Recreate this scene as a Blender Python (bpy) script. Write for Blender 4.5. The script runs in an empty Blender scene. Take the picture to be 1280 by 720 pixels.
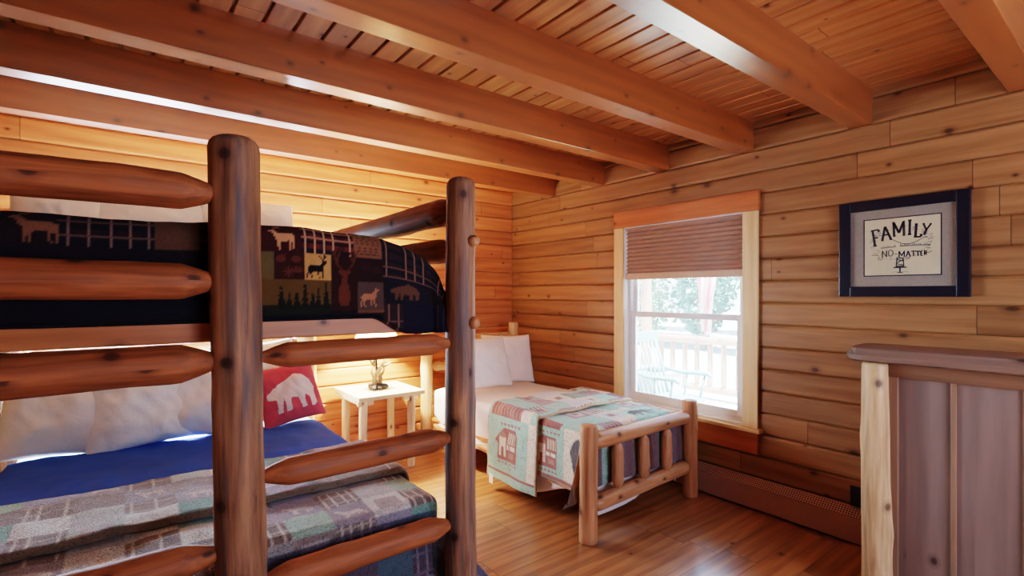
import bpy, bmesh, math, random
import numpy as np
from mathutils import Vector, Matrix, noise as mnoise

random.seed(7)
scene = bpy.context.scene
COL = scene.collection
PI = math.pi

# ------------------------------------------------------------------ room numbers (metres)
CAM = Vector((0, 0, 1.45))
XR, YB = 3.40, 4.42            # window wall, back wall
XL, YN = -1.25, -1.70          # wall beyond the bunk, wall behind the camera
ZC = 2.63                      # ceiling boards
ROW, ROFF = 0.1485, 2.432      # log rows


def s2l(c):
    return c / 12.92 if c <= 0.04045 else ((c + 0.055) / 1.055) ** 2.4


def rgb(r, g, b):
    return (s2l(r / 255), s2l(g / 255), s2l(b / 255), 1.0)


# ------------------------------------------------------------------ object helpers
WORLD = {}


def tag(o, label=None, cat=None, group=None, kind=None):
    if label: o['label'] = label
    if cat: o['category'] = cat
    if group: o['group'] = group
    if kind: o['kind'] = kind
    return o


def base_of(p):
    return WORLD[p.name] if p is not None else Vector((0, 0, 0))


def empty(name, loc, label=None, cat=None, group=None, kind=None):
    o = bpy.data.objects.new(name, None)
    COL.objects.link(o)
    o.empty_display_size = 0.1
    o.location = loc
    WORLD[o.name] = Vector(loc)
    return tag(o, label, cat, group, kind)


def link(name, me, mat, parent=None, origin=None):
    """me is in world coordinates; the object's origin goes to `origin`."""
    org = Vector(origin) if origin is not None else base_of(parent)
    me.transform(Matrix.Translation(-org))
    o = bpy.data.objects.new(name, me)
    COL.objects.link(o)
    if parent is not None:
        o.parent = parent
    o.location = org - base_of(parent)
    WORLD[o.name] = org
    if mat is not None:
        me.materials.append(mat)
    return o


def smooth(me, on=True):
    me.polygons.foreach_set('use_smooth', [on] * len(me.polygons))


def pydata(name, v, f, sm=False):
    me = bpy.data.meshes.new(name)
    me.from_pydata([tuple(p) for p in v], [], f)
    me.update()
    if sm: smooth(me)
    return me


def bm_mesh(name, bm, sm=False):
    me = bpy.data.meshes.new(name)
    bmesh.ops.recalc_face_normals(bm, faces=bm.faces)
    bm.to_mesh(me)
    bm.free()
    if sm: smooth(me)
    return me


def add_box(bm, x0, x1, y0, y1, z0, z1, bev=0.0, seg=2, M=None):
    r = bmesh.ops.create_cube(bm, size=1.0)
    vs = r['verts']
    for v in vs:
        v.co = Vector(((x0 + x1) / 2 + v.co.x * (x1 - x0), (y0 + y1) / 2 + v.co.y * (y1 - y0), (z0 + z1) / 2 + v.co.z * (z1 - z0)))
    es = list({e for v in vs for e in v.link_edges})
    if bev > 0:
        rb = bmesh.ops.bevel(bm, geom=es, offset=bev, segments=seg, profile=0.6, affect='EDGES')
        vs = list({v for f in rb['faces'] for v in f.verts} | {v for v in vs if v.is_valid})
    if M is not None:
        for v in vs: v.co = M @ v.co


def box(name, x0, x1, y0, y1, z0, z1, mat, parent=None, bev=0.004, origin=None):
    bm = bmesh.new()
    add_box(bm, x0, x1, y0, y1, z0, z1, bev)
    return link(name, bm_mesh(name, bm), mat, parent, origin)


def add_tube(bm, pts, rads, n=10, cap=True):
    rings = []
    prev = None
    for i, p in enumerate(pts):
        p = Vector(p)
        a = Vector(pts[max(i - 1, 0)]); b = Vector(pts[min(i + 1, len(pts) - 1)])
        t = (b - a).normalized()
        if prev is None:
            u = t.cross(Vector((0, 0, 1)))
            if u.length < 0.1: u = t.cross(Vector((1, 0, 0)))
            u.normalize()
        else:
            u = (prev - t * prev.dot(t)).normalized()
        prev = u
        w = t.cross(u)
        r = rads[i] if isinstance(rads, (list, tuple)) else rads
        rings.append([bm.verts.new(p + (u * math.cos(2 * PI * k / n) + w * math.sin(2 * PI * k / n)) * r) for k in range(n)])
    for i in range(len(rings) - 1):
        for k in range(n):
            bm.faces.new((rings[i][k], rings[i][(k + 1) % n], rings[i + 1][(k + 1) % n], rings[i + 1][k]))
    if cap:
        bm.faces.new(rings[0][::-1]); bm.faces.new(rings[-1])


def tube(name, pts, rads, mat, parent=None, n=10, origin=None):
    bm = bmesh.new()
    add_tube(bm, pts, rads, n)
    return link(name, bm_mesh(name, bm, True), mat, parent, origin)


def log(name, p0, p1, r0, r1, mat, parent=None, ends=('flat', 'flat'), tl=0.07, tr=0.45, seed=0, knots=4, wob=0.05, n=28, bend=0.004, kb=1.0):
    """A peeled log from p0 to p1; local z runs along it. ends: flat, tenon (pencil point), dome."""
    p0, p1 = Vector(p0), Vector(p1)
    L = (p1 - p0).length
    rnd = random.Random(seed * 7919 + 13)
    ks = [(rnd.uniform(0.08, 0.92) * L, rnd.uniform(0, 2 * PI), rnd.uniform(0.05, 0.13), rnd.uniform(0.022, 0.04)) for _ in range(knots)]
    zs = []

    def endprof(kind, rev):
        if kind == 'flat': return [(0.0, 0.86), (0.003, 0.94), (0.010, 1.0)]
        if kind == 'dome': return [(0.0, 0.45), (0.004, 0.66), (0.012, 0.84), (0.024, 0.95), (0.04, 1.0)]
        return [(0.0, tr), (0.02, tr), (0.024, tr + .04), (tl * 0.6, tr + (1 - tr) * .55), (tl * 0.95, 0.96), (tl * 1.0, 0.985), (tl * 1.2, 1.0)]
    a, b = endprof(ends[0], 0), endprof(ends[1], 1)
    za, zb = a[-1][0], L - b[-1][0]
    m = max(3, int((zb - za) / 0.03))
    prof = a + [(za + (zb - za) * i / m, 1.0) for i in range(1, m)] + [(L - z, s) for z, s in b[::-1]]
    ph = rnd.uniform(0, 6.28)
    v, f = [], []
    for z, s in prof:
        R = (r0 + (r1 - r0) * z / L) * s
        cx = bend * math.sin(2.2 * z + ph); cy = bend * math.cos(1.7 * z + ph)
        if z < 0.02 or z > L - 0.02: cx *= .8; cy *= .8
        for k in range(n):
            th = 2 * PI * k / n
            q = Vector((math.cos(th) * 1.3 + seed * 3.1, math.sin(th) * 1.3, z * 3.0))
            d = 1 + wob * mnoise.noise(q) + 0.018 * mnoise.noise(q * 3.1)
            for kz, kt, kh, kw in ks:
                dz = (z - kz)
                if abs(dz) > 0.12: continue
                dt = (th - kt + PI) % (2 * PI) - PI
                e = (dz / (kw * 1.4)) ** 2 + (dt * R / kw) ** 2
                if e < 6: d += kb * kh * math.exp(-e) * s
            v.append((cx + R * d * math.cos(th), cy + R * d * math.sin(th), z))
    nr = len(prof)
    for i in range(nr - 1):
        for k in range(n):
            f.append((i * n + k, i * n + (k + 1) % n, (i + 1) * n + (k + 1) % n, (i + 1) * n + k))
    c0, c1 = len(v), len(v) + 1
    v.append((0, 0, prof[0][0])); v.append((0, 0, prof[-1][0]))
    for k in range(n):
        f.append((c0, (k + 1) % n, k)); f.append((c1, (nr - 1) * n + k, (nr - 1) * n + (k + 1) % n))
    me = pydata(name, v, f, True)
    for p in me.polygons[-2 * n:]: p.use_smooth = False
    me.set_sharp_from_angle(angle=math.radians(42))
    o = bpy.data.objects.new(name, me)
    COL.objects.link(o)
    if parent is not None: o.parent = parent
    o.rotation_euler = (p1 - p0).to_track_quat('Z', 'Y').to_euler()
    o.location = p0 - base_of(parent)
    WORLD[o.name] = p0
    me.materials.append(mat)
    return o


def lathe(name, prof, c, mat, parent=None, n=32, sm=True, origin=None):
    v, f = [], []
    for r, z in prof:
        for k in range(n):
            v.append((c[0] + r * math.cos(2 * PI * k / n), c[1] + r * math.sin(2 * PI * k / n), c[2] + z))
    for i in range(len(prof) - 1):
        for k in range(n):
            f.append((i * n + k, i * n + (k + 1) % n, (i + 1) * n + (k + 1) % n, (i + 1) * n + k))
    return link(name, pydata(name, v, f, sm), mat, parent, origin)


# ------------------------------------------------------------------ material helpers
def new_mat(name):
    m = bpy.data.materials.new(name)
    m.use_nodes = True
    nt = m.node_tree
    return m, nt, nt.nodes['Principled BSDF']


def N(nt, t, ins=None, **at):
    n = nt.nodes.new(t)
    for k, v in at.items(): setattr(n, k, v)
    for k, v in (ins or {}).items():
        s = n.inputs[k]
        if isinstance(v, bpy.types.NodeSocket): nt.links.new(v, s)
        else: s.default_value = v
    return n


def M_(nt, op, a, b=None, c=None):
    n = nt.nodes.new('ShaderNodeMath'); n.operation = op
    for i, v in enumerate((a, b, c)):
        if v is None: continue
        if isinstance(v, bpy.types.NodeSocket): nt.links.new(v, n.inputs[i])
        else: n.inputs[i].default_value = v
    return n.outputs[0]


def XYZ(nt, x, y, z):
    n = nt.nodes.new('ShaderNodeCombineXYZ')
    for i, v in enumerate((x, y, z)):
        if isinstance(v, bpy.types.NodeSocket): nt.links.new(v, n.inputs[i])
        else: n.inputs[i].default_value = v
    return n.outputs[0]


def MIX(nt, f, a, b, blend='MIX'):
    n = nt.nodes.new('ShaderNodeMix'); n.data_type = 'RGBA'; n.blend_type = blend
    for i, v in ((0, f), (6, a), (7, b)):
        if isinstance(v, bpy.types.NodeSocket): nt.links.new(v, n.inputs[i])
        else: n.inputs[i].default_value = v
    return n.outputs[2]


def RAMP(nt, f, stops):
    n = nt.nodes.new('ShaderNodeValToRGB')
    nt.links.new(f, n.inputs[0])
    e = n.color_ramp.elements
    while len(e) < len(stops): e.new(0.5)
    for el, (p, c) in zip(e, stops):
        el.position = p
        el.color = c if len(c) == 4 else (*c, 1)
    return n.outputs[0]


def G(v): return (v, v, v, 1)


def plain(name, col, rough=0.6, metal=0.0, bump=0.0, scale=40, emis=0.0, var=0.06):
    m, nt, b = new_mat(name)
    tc = N(nt, 'ShaderNodeTexCoord').outputs['Object']
    no = N(nt, 'ShaderNodeTexNoise', {'Vector': tc, 'Scale': scale, 'Detail': 4})
    c = MIX(nt, 1.0, col, RAMP(nt, no.outputs[0], [(0.3, G(1 - var)), (0.7, G(1 + var))]), 'MULTIPLY')
    nt.links.new(c, b.inputs['Base Color'])
    b.inputs['Roughness'].default_value = rough
    b.inputs['Metallic'].default_value = metal
    if bump:
        bp = N(nt, 'ShaderNodeBump', {'Strength': bump, 'Distance': 0.004, 'Height': no.outputs[0]})
        nt.links.new(bp.outputs[0], b.inputs['Normal'])
    if emis:
        nt.links.new(c, b.inputs['Emission Color']); b.inputs['Emission Strength'].default_value = emis
    return m


def planks(name, La, Ca, row, off, seg, light, dark, var=0.28, knot=1.0, rough=0.42, seam=0.35, gs=(1.6, 26), line=0.004, rowline=False, kscale=4.2, spec=0.5, gcon=1.0, stain=None, coat=0.0, crough=0.18):
    """Boards: La is the axis the grain runs along, Ca the axis the rows are counted along."""
    m, nt, b = new_mat(name)
    tc = N(nt, 'ShaderNodeTexCoord').outputs['Object']
    sp = N(nt, 'ShaderNodeSeparateXYZ', {0: tc})
    ax = {'X': sp.outputs[0], 'Y': sp.outputs[1], 'Z': sp.outputs[2]}
    T = ({'X', 'Y', 'Z'} - {La, Ca}).pop()
    L, C, D = ax[La], ax[Ca], ax[T]
    oi = N(nt, 'ShaderNodeObjectInfo').outputs['Random']
    rowf = M_(nt, 'DIVIDE', M_(nt, 'SUBTRACT', C, off), row)
    ri = M_(nt, 'FLOOR', rowf)
    rr = N(nt, 'ShaderNodeTexWhiteNoise', {'W': M_(nt, 'ADD', ri, M_(nt, 'MULTIPLY', oi, 37.0))}, noise_dimensions='1D').outputs[0]
    lf = M_(nt, 'DIVIDE', M_(nt, 'ADD', L, M_(nt, 'MULTIPLY', rr, seg * 3)), seg)
    si = M_(nt, 'FLOOR', lf)
    br = N(nt, 'ShaderNodeTexWhiteNoise', {'Vector': XYZ(nt, M_(nt, 'ADD', ri, M_(nt, 'MULTIPLY', oi, 17.0)), si, 3.3)}, noise_dimensions='3D')
    bv = br.outputs[0]
    shift = M_(nt, 'MULTIPLY', bv, 40.0)
    gv = XYZ(nt, M_(nt, 'ADD', M_(nt, 'MULTIPLY', L, gs[0]), shift), M_(nt, 'MULTIPLY', C, gs[1]), M_(nt, 'MULTIPLY', D, gs[1]))
    warp = N(nt, 'ShaderNodeTexNoise', {'Vector': XYZ(nt, M_(nt, 'ADD', M_(nt, 'MULTIPLY', L, 1.1), shift), M_(nt, 'MULTIPLY', C, 5.0), M_(nt, 'MULTIPLY', D, 5.0)), 'Scale': 1.0, 'Detail': 2}).outputs[0]
    g1 = N(nt, 'ShaderNodeTexNoise', {'Vector': gv, 'Scale': 1.0, 'Detail': 5, 'Roughness': 0.62, 'Distortion': 0.3}).outputs[0]
    ringf = M_(nt, 'ADD', M_(nt, 'MULTIPLY', C, 75.0), M_(nt, 'ADD', M_(nt, 'MULTIPLY', D, 60.0), M_(nt, 'MULTIPLY', warp, 12.0)))
    g2 = M_(nt, 'MULTIPLY_ADD', M_(nt, 'SINE', ringf), 0.5, 0.5)
    g = M_(nt, 'ADD', M_(nt, 'MULTIPLY', g1, 0.80), M_(nt, 'MULTIPLY', g2, 0.16))
    col = MIX(nt, RAMP(nt, g, [(0.5 - .22 / gcon, G(0)), (0.5 + .24 / gcon, G(1))]), dark, light)
    # board to board tone
    col = MIX(nt, 1.0, col, RAMP(nt, bv, [(0.0, (1 - var, 1 - var * 1.15, 1 - var * 1.3)), (0.55, (1, 1, 1)), (1.0, (1 + var * .6, 1 + var * .62, 1 + var * .62))]), 'MULTIPLY')
    if stain is not None:
        sn = N(nt, 'ShaderNodeTexNoise', {'Vector': XYZ(nt, M_(nt, 'MULTIPLY', L, 0.6), M_(nt, 'MULTIPLY', C, 1.3), M_(nt, 'MULTIPLY', D, 1.3)), 'Scale': 1.6, 'Detail': 2}).outputs[0]
        col = MIX(nt, RAMP(nt, sn, [(0.45, G(0)), (0.75, G(0.55))]), col, stain)
    # knots
    kv = XYZ(nt, M_(nt, 'ADD', M_(nt, 'MULTIPLY', L, 0.8), shift), M_(nt, 'MULTIPLY', M_(nt, 'ADD', C, D), 1.15), 0.0)
    vo = N(nt, 'ShaderNodeTexVoronoi', {'Vector': kv, 'Scale': kscale}, feature='F1', voronoi_dimensions='2D')
    ksel = M_(nt, 'GREATER_THAN', N(nt, 'ShaderNodeSeparateColor', {0: vo.outputs['Color']}).outputs[0], 1.0 - 0.62 * knot)
    kr = N(nt, 'ShaderNodeSeparateColor', {0: vo.outputs['Color']}).outputs[1]
    kd = M_(nt, 'ADD', M_(nt, 'MULTIPLY', vo.outputs['Distance'], M_(nt, 'MULTIPLY_ADD', kr, 1.6, 0.75)), M_(nt, 'MULTIPLY', M_(nt, 'SUBTRACT', g1, 0.5), 0.05))
    km = M_(nt, 'MULTIPLY', RAMP(nt, kd, [(0.0, G(0.95)), (0.045, G(0.85)), (0.075, G(0.35)), (0.16, G(0))]), ksel)
    col = MIX(nt, km, col, (dark[0] * 0.22, dark[1] * 0.17, dark[2] * 0.16, 1))
    if seg < 50:
        fr = M_(nt, 'FRACT', lf)
        bl = M_(nt, 'LESS_THAN', fr, line / seg)
        col = MIX(nt, M_(nt, 'MULTIPLY', bl, 0.75), col, (0.03, 0.016, 0.008, 1))
    if rowline:
        fr = M_(nt, 'FRACT', rowf)
        rl = M_(nt, 'LESS_THAN', fr, rowline / row)
        col = MIX(nt, M_(nt, 'MULTIPLY', rl, seam), col, (0.03, 0.016, 0.008, 1))
    nt.links.new(col, b.inputs['Base Color'])
    nt.links.new(RAMP(nt, g1, [(0.2, G(rough - 0.06)), (0.8, G(rough + 0.1))]), b.inputs['Roughness'])
    b.inputs['Specular IOR Level'].default_value = spec
    b.inputs['Coat Weight'].default_value = coat
    b.inputs['Coat Roughness'].default_value = crough
    b.inputs['Coat IOR'].default_value = 2.1
    hb = M_(nt, 'SUBTRACT', M_(nt, 'MULTIPLY', g, 0.4), M_(nt, 'MULTIPLY', km, 0.5))
    bp = N(nt, 'ShaderNodeBump', {'Strength': 0.25, 'Distance': 0.003, 'Height': hb})
    nt.links.new(bp.outputs[0], b.inputs['Normal'])
    return m


def logmat(name, light, dark, streak=None, knot=0.8, rough=0.45, streak_amt=0.5):
    m, nt, b = new_mat(name)
    tc = N(nt, 'ShaderNodeTexCoord').outputs['Object']
    oi = N(nt, 'ShaderNodeObjectInfo').outputs['Random']
    sp = N(nt, 'ShaderNodeSeparateXYZ', {0: tc})
    x, y, z = sp.outputs
    sh = M_(nt, 'MULTIPLY', oi, 50.0)
    gv = XYZ(nt, M_(nt, 'MULTIPLY', x, 42.0), M_(nt, 'MULTIPLY', y, 42.0), M_(nt, 'ADD', M_(nt, 'MULTIPLY', z, 2.6), sh))
    g = N(nt, 'ShaderNodeTexNoise', {'Vector': gv, 'Scale': 1.0, 'Detail': 5, 'Roughness': 0.6, 'Distortion': 0.5}).outputs[0]
    col = MIX(nt, RAMP(nt, g, [(0.32, G(0)), (0.66, G(1))]), dark, light)
    big = N(nt, 'ShaderNodeTexNoise', {'Vector': XYZ(nt, M_(nt, 'MULTIPLY', x, 11.0), M_(nt, 'MULTIPLY', y, 11.0), M_(nt, 'ADD', M_(nt, 'MULTIPLY', z, 1.5), sh)), 'Scale': 1.0, 'Detail': 3}).outputs[0]
    col = MIX(nt, 1.0, col, RAMP(nt, big, [(0.3, (0.72, 0.68, 0.66)), (0.7, (1.12, 1.1, 1.08))]), 'MULTIPLY')
    if streak is not None:
        sv = XYZ(nt, M_(nt, 'MULTIPLY', x, 24.0), M_(nt, 'MULTIPLY', y, 24.0), M_(nt, 'ADD', M_(nt, 'MULTIPLY', z, 1.6), M_(nt, 'MULTIPLY', oi, 91.0)))
        s = N(nt, 'ShaderNodeTexNoise', {'Vector': sv, 'Scale': 1.0, 'Detail': 4}).outputs[0]
        col = MIX(nt, RAMP(nt, s, [(0.52, G(0)), (0.66, G(streak_amt))]), col, streak)
    kv = XYZ(nt, M_(nt, 'MULTIPLY', M_(nt, 'ARCTAN2', y, x), 0.055), M_(nt, 'ADD', M_(nt, 'MULTIPLY', z, 0.8), sh), 0.0)
    vo = N(nt, 'ShaderNodeTexVoronoi', {'Vector': kv, 'Scale': 6.0}, feature='F1', voronoi_dimensions='2D')
    ks = M_(nt, 'GREATER_THAN', N(nt, 'ShaderNodeSeparateColor', {0: vo.outputs['Color']}).outputs[0], 1 - knot * 0.55)
    kd = M_(nt, 'ADD', vo.outputs['Distance'], M_(nt, 'MULTIPLY', M_(nt, 'SUBTRACT', g, 0.5), 0.06))
    km = M_(nt, 'MULTIPLY', RAMP(nt, kd, [(0.0, G(0.95)), (0.065, G(0.8)), (0.10, G(0.3)), (0.2, G(0))]), ks)
    col = MIX(nt, km, col, (dark[0] * 0.2, dark[1] * 0.15, dark[2] * 0.14, 1))
    nt.links.new(col, b.inputs['Base Color'])
    nt.links.new(RAMP(nt, g, [(0.2, G(rough - 0.08)), (0.8, G(rough + 0.12))]), b.inputs['Roughness'])
    bp = N(nt, 'ShaderNodeBump', {'Strength': 0.3, 'Distance': 0.004, 'Height': M_(nt, 'ADD', g, M_(nt, 'MULTIPLY', km, -0.5))})
    nt.links.new(bp.outputs[0], b.inputs['Normal'])
    return m


def clothmat(name, attr=False, col=(0.8, 0.8, 0.8, 1), rough=0.9, quilt=0.0, qscale=70, fine=0.15, sheen=0.1, wrk=0.9, qcol=0.5):
    m, nt, b = new_mat(name)
    tc = N(nt, 'ShaderNodeTexCoord').outputs['Object']
    fn = N(nt, 'ShaderNodeTexNoise', {'Vector': tc, 'Scale': 320, 'Detail': 2}).outputs[0]
    wr = N(nt, 'ShaderNodeTexNoise', {'Vector': tc, 'Scale': 9, 'Detail': 4, 'Distortion': 0.8}).outputs[0]
    base = N(nt, 'ShaderNodeAttribute', attribute_name='Col').outputs['Color'] if attr else col
    c = MIX(nt, 1.0, base, RAMP(nt, fn, [(0.25, G(0.9)), (0.75, G(1.08))]), 'MULTIPLY')
    h = M_(nt, 'ADD', M_(nt, 'MULTIPLY', fn, fine * 0.25), M_(nt, 'MULTIPLY', wr, wrk))
    if quilt:
        q = N(nt, 'ShaderNodeTexNoise', {'Vector': tc, 'Scale': qscale, 'Detail': 1.0, 'Distortion': 1.6}).outputs[0]
        ln = M_(nt, 'ABSOLUTE', M_(nt, 'SUBTRACT', q, 0.5))
        lm = RAMP(nt, ln, [(0.0, G(0)), (0.10, G(1))])
        h = M_(nt, 'ADD', h, M_(nt, 'MULTIPLY', lm, quilt))
        c = MIX(nt, 1.0, c, RAMP(nt, lm, [(0.0, G(qcol)), (0.5, G(1.08))]), 'MULTIPLY')
    nt.links.new(c, b.inputs['Base Color'])
    b.inputs['Roughness'].default_value = rough
    b.inputs['Sheen Weight'].default_value = sheen
    bp = N(nt, 'ShaderNodeBump', {'Strength': 0.55, 'Distance': 0.006, 'Height': h})
    nt.links.new(bp.outputs[0], b.inputs['Normal'])
    return m


MAT = {}
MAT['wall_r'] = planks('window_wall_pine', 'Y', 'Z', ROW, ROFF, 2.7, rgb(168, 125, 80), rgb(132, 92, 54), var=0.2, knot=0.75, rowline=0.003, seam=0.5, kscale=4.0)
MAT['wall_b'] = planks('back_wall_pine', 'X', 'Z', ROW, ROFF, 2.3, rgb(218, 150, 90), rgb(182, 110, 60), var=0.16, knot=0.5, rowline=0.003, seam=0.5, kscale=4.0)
MAT['ceil'] = planks('ceiling_pine', 'Y', 'X', 0.123, 0.842, 2.6, rgb(218, 162, 98), rgb(184, 122, 64), var=0.16, knot=0.7, kscale=4.5, coat=1.0, crough=0.22)
MAT['beam'] = planks('beam_pine', 'X', 'Z', 50, -20, 60, rgb(172, 104, 46), rgb(136, 75, 31), var=0.1, knot=0.75, kscale=5.0, gs=(1.2, 24), coat=1.0, crough=0.28)
MAT['floor'] = planks('floor_oak', 'X', 'Y', 0.185, 0.04, 1.28, rgb(188, 134, 82), rgb(134, 84, 44), var=0.2, knot=0.25, rough=0.33, rowline=0.0028, seam=0.6, line=0.004, gs=(1.5, 30), gcon=1.2, coat=0.5, crough=0.2)
MAT['trim_y'] = planks('trim_pine_dark', 'Y', 'Z', 5, -2, 60, rgb(206, 130, 74), rgb(172, 98, 50), var=0.05, knot=0.9, kscale=3.6)
MAT['stile'] = planks('trim_pine_pale', 'Z', 'Y', 5, -2, 60, rgb(236, 210, 160), rgb(214, 178, 124), var=0.05, knot=0.6, kscale=4)
MAT['sill'] = planks('sill_pine_pale', 'Y', 'Z', 5, -2, 60, rgb(232, 200, 146), rgb(208, 168, 112), var=0.05, knot=0.3)
MAT['bunk_post'] = logmat('weathered_bunk_post', rgb(182, 140, 102), rgb(116, 84, 62), streak=rgb(80, 84, 92), knot=0.9, streak_amt=0.75, rough=0.58)
MAT['bunk_rail'] = logmat('red_cedar_rail', rgb(186, 118, 68), rgb(130, 78, 42), knot=0.9, rough=0.58)
MAT['bed_log'] = logmat('pale_bed_log', rgb(208, 158, 112), rgb(172, 118, 76), knot=0.7)
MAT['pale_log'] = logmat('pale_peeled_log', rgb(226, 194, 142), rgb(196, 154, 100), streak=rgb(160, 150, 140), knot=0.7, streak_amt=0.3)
MAT['night'] = planks('nightstand_pine', 'X', 'Y', 0.115, 0.0, 60, rgb(238, 222, 186), rgb(222, 196, 150), var=0.06, knot=0.4, rowline=0.002, seam=0.3)
MAT['night_log'] = logmat('nightstand_leg_pine', rgb(238, 224, 192), rgb(216, 190, 146), knot=0.5)
MAT['dress_log'] = logmat('dresser_log', rgb(226, 204, 160), rgb(190, 156, 108), streak=rgb(128, 92, 62), knot=1.0, streak_amt=0.5)
MAT['dress_panel'] = planks('dresser_panel', 'Z', 'Y', 0.235, 0.05, 60, rgb(142, 122, 110), rgb(118, 100, 90), var=0.1, knot=0.55, kscale=3.4, rough=0.5, gs=(1.4, 16))
MAT['dress_rail'] = planks('dresser_rail', 'Y', 'Z', 5, -2, 60, rgb(140, 106, 80), rgb(108, 78, 56), var=0.05, knot=0.6)
MAT['dress_stile'] = planks('dresser_stile', 'Z', 'Y', 5, -2, 60, rgb(158, 128, 102), rgb(134, 106, 84), var=0.05, knot=0.2)
MAT['dress_slab'] = planks('dresser_slab', 'Y', 'X', 5, -2, 60, rgb(146, 122, 104), rgb(118, 96, 82), var=0.05, knot=0.6)
MAT['platform'] = planks('bunk_board', 'X', 'Z', 5, -2, 60, rgb(196, 134, 78), rgb(164, 104, 56), var=0.05, knot=0.5)
MAT['white_sheet'] = clothmat('white_sheet', col=rgb(232, 224, 216), fine=0.05)
MAT['pillow'] = clothmat('white_pillowcase', col=rgb(232, 234, 228), fine=0.05, wrk=2.2)
MAT['blue'] = clothmat('blue_sheet', col=rgb(34, 84, 190), fine=0.05, sheen=0.0)
MAT['quilt'] = clothmat('patchwork_quilt', attr=True, quilt=1.6, qscale=48, rough=0.75, sheen=0.25)
MAT['lodge'] = clothmat('lodge_quilt', attr=True, quilt=0.5, qscale=48, rough=0.9, sheen=0.0, qcol=0.92)
MAT['redp'] = clothmat('red_cushion', attr=True, fine=0.2)
MAT['vinyl'] = plain('window_vinyl', rgb(240, 240, 238), 0.35, var=0.02)
MAT['blind'] = clothmat('pleated_blind', col=rgb(176, 146, 128), fine=0.1, wrk=0.05)
MAT['blind_rail'] = plain('blind_rail_fabric', rgb(206, 180, 156), 0.7)
MAT['heater'] = plain('heater_enamel', rgb(172, 138, 124), 0.45, var=0.04)
MAT['heater_l'] = plain('heater_enamel_light', rgb(190, 140, 116), 0.45, var=0.04)
MAT['dark'] = plain('dark_plastic', rgb(30, 26, 30), 0.5)
MAT['frame'] = plain('picture_frame_black', rgb(30, 28, 40), 0.35, bump=0.1)
MAT['matboard'] = plain('mat_board', rgb(158, 148, 132), 0.85, bump=0.15, scale=140, var=0.1)
MAT['paper'] = plain('print_paper', rgb(216, 206, 168), 0.8, var=0.05, scale=12)
MAT['ink'] = plain('print_ink', rgb(52, 48, 60), 0.8)
MAT['ink2'] = plain('print_ink_grey', rgb(136, 126, 120), 0.8)
MAT['antler'] = plain('antler_bone', rgb(160, 134, 100), 0.5, bump=0.3, scale=60, var=0.25)
MAT['rock'] = plain('lamp_rock', rgb(84, 78, 72), 0.7, bump=0.6, scale=70, var=0.5)
MAT['porch'] = planks('porch_boards', 'Y', 'X', 0.14, 0, 3.0, rgb(206, 200, 176), rgb(190, 180, 156), var=0.08, knot=0.2, rowline=0.006, rough=0.6)
MAT['porch_log'] = logmat('porch_log', rgb(136, 104, 84), rgb(112, 82, 64), knot=0.5)
MAT['rocker'] = plain('rocker_paint', rgb(84, 114, 118), 0.5, var=0.03)
MAT['planter'] = plain('planter_paint', rgb(140, 150, 150), 0.6, var=0.03)
MAT['gravel'] = plain('driveway_gravel', rgb(150, 150, 148), 0.95, bump=0.4, scale=30, var=0.12)
MAT['grass'] = plain('meadow', rgb(150, 180, 130), 0.95, bump=0.4, scale=20, var=0.2)
MAT['bark'] = plain('bark', rgb(150, 140, 124), 0.9, bump=0.5, scale=20, var=0.2)
MAT['flagm'] = clothmat('flag_cloth', attr=True, fine=0.1)
MAT['plate'] = plain('near_wall_pine', rgb(170, 112, 62), 0.6, var=0.1)


def leafmat(name, col):
    m, nt, b = new_mat(name)
    oi = N(nt, 'ShaderNodeTexCoord').outputs['Object']
    no = N(nt, 'ShaderNodeTexNoise', {'Vector': oi, 'Scale': 2.2, 'Detail': 3}).outputs[0]
    c = MIX(nt, 1.0, col, RAMP(nt, no, [(0.3, G(0.6)), (0.7, G(1.3))]), 'MULTIPLY')
    nt.links.new(c, b.inputs['Base Color'])
    b.inputs['Roughness'].default_value = 0.7
    b.inputs['Transmission Weight'].default_value = 0.0
    b.inputs['Subsurface Weight'].default_value = 0.0
    return m


LEAF = [leafmat('leaves_a', rgb(92, 130, 86)), leafmat('leaves_b', rgb(112, 146, 92)), leafmat('leaves_c', rgb(80, 122, 96))]

# grille: perforated metal made with a dot grid
m, nt, b = new_mat('heater_grille')
tc = N(nt, 'ShaderNodeTexCoord').outputs['Object']
sp = N(nt, 'ShaderNodeSeparateXYZ', {0: tc})
fy = M_(nt, 'SUBTRACT', M_(nt, 'FRACT', M_(nt, 'MULTIPLY', sp.outputs[1], 70.0)), 0.5)
fx = M_(nt, 'SUBTRACT', M_(nt, 'FRACT', M_(nt, 'MULTIPLY', sp.outputs[2], 110.0)), 0.5)
d = M_(nt, 'SQRT', M_(nt, 'ADD', M_(nt, 'MULTIPLY', fx, fx), M_(nt, 'MULTIPLY', fy, fy)))
nt.links.new(MIX(nt, M_(nt, 'LESS_THAN', d, 0.32), rgb(186, 152, 138), rgb(70, 50, 46)), b.inputs['Base Color'])
b.inputs['Roughness'].default_value = 0.45
MAT['grille'] = m

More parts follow.
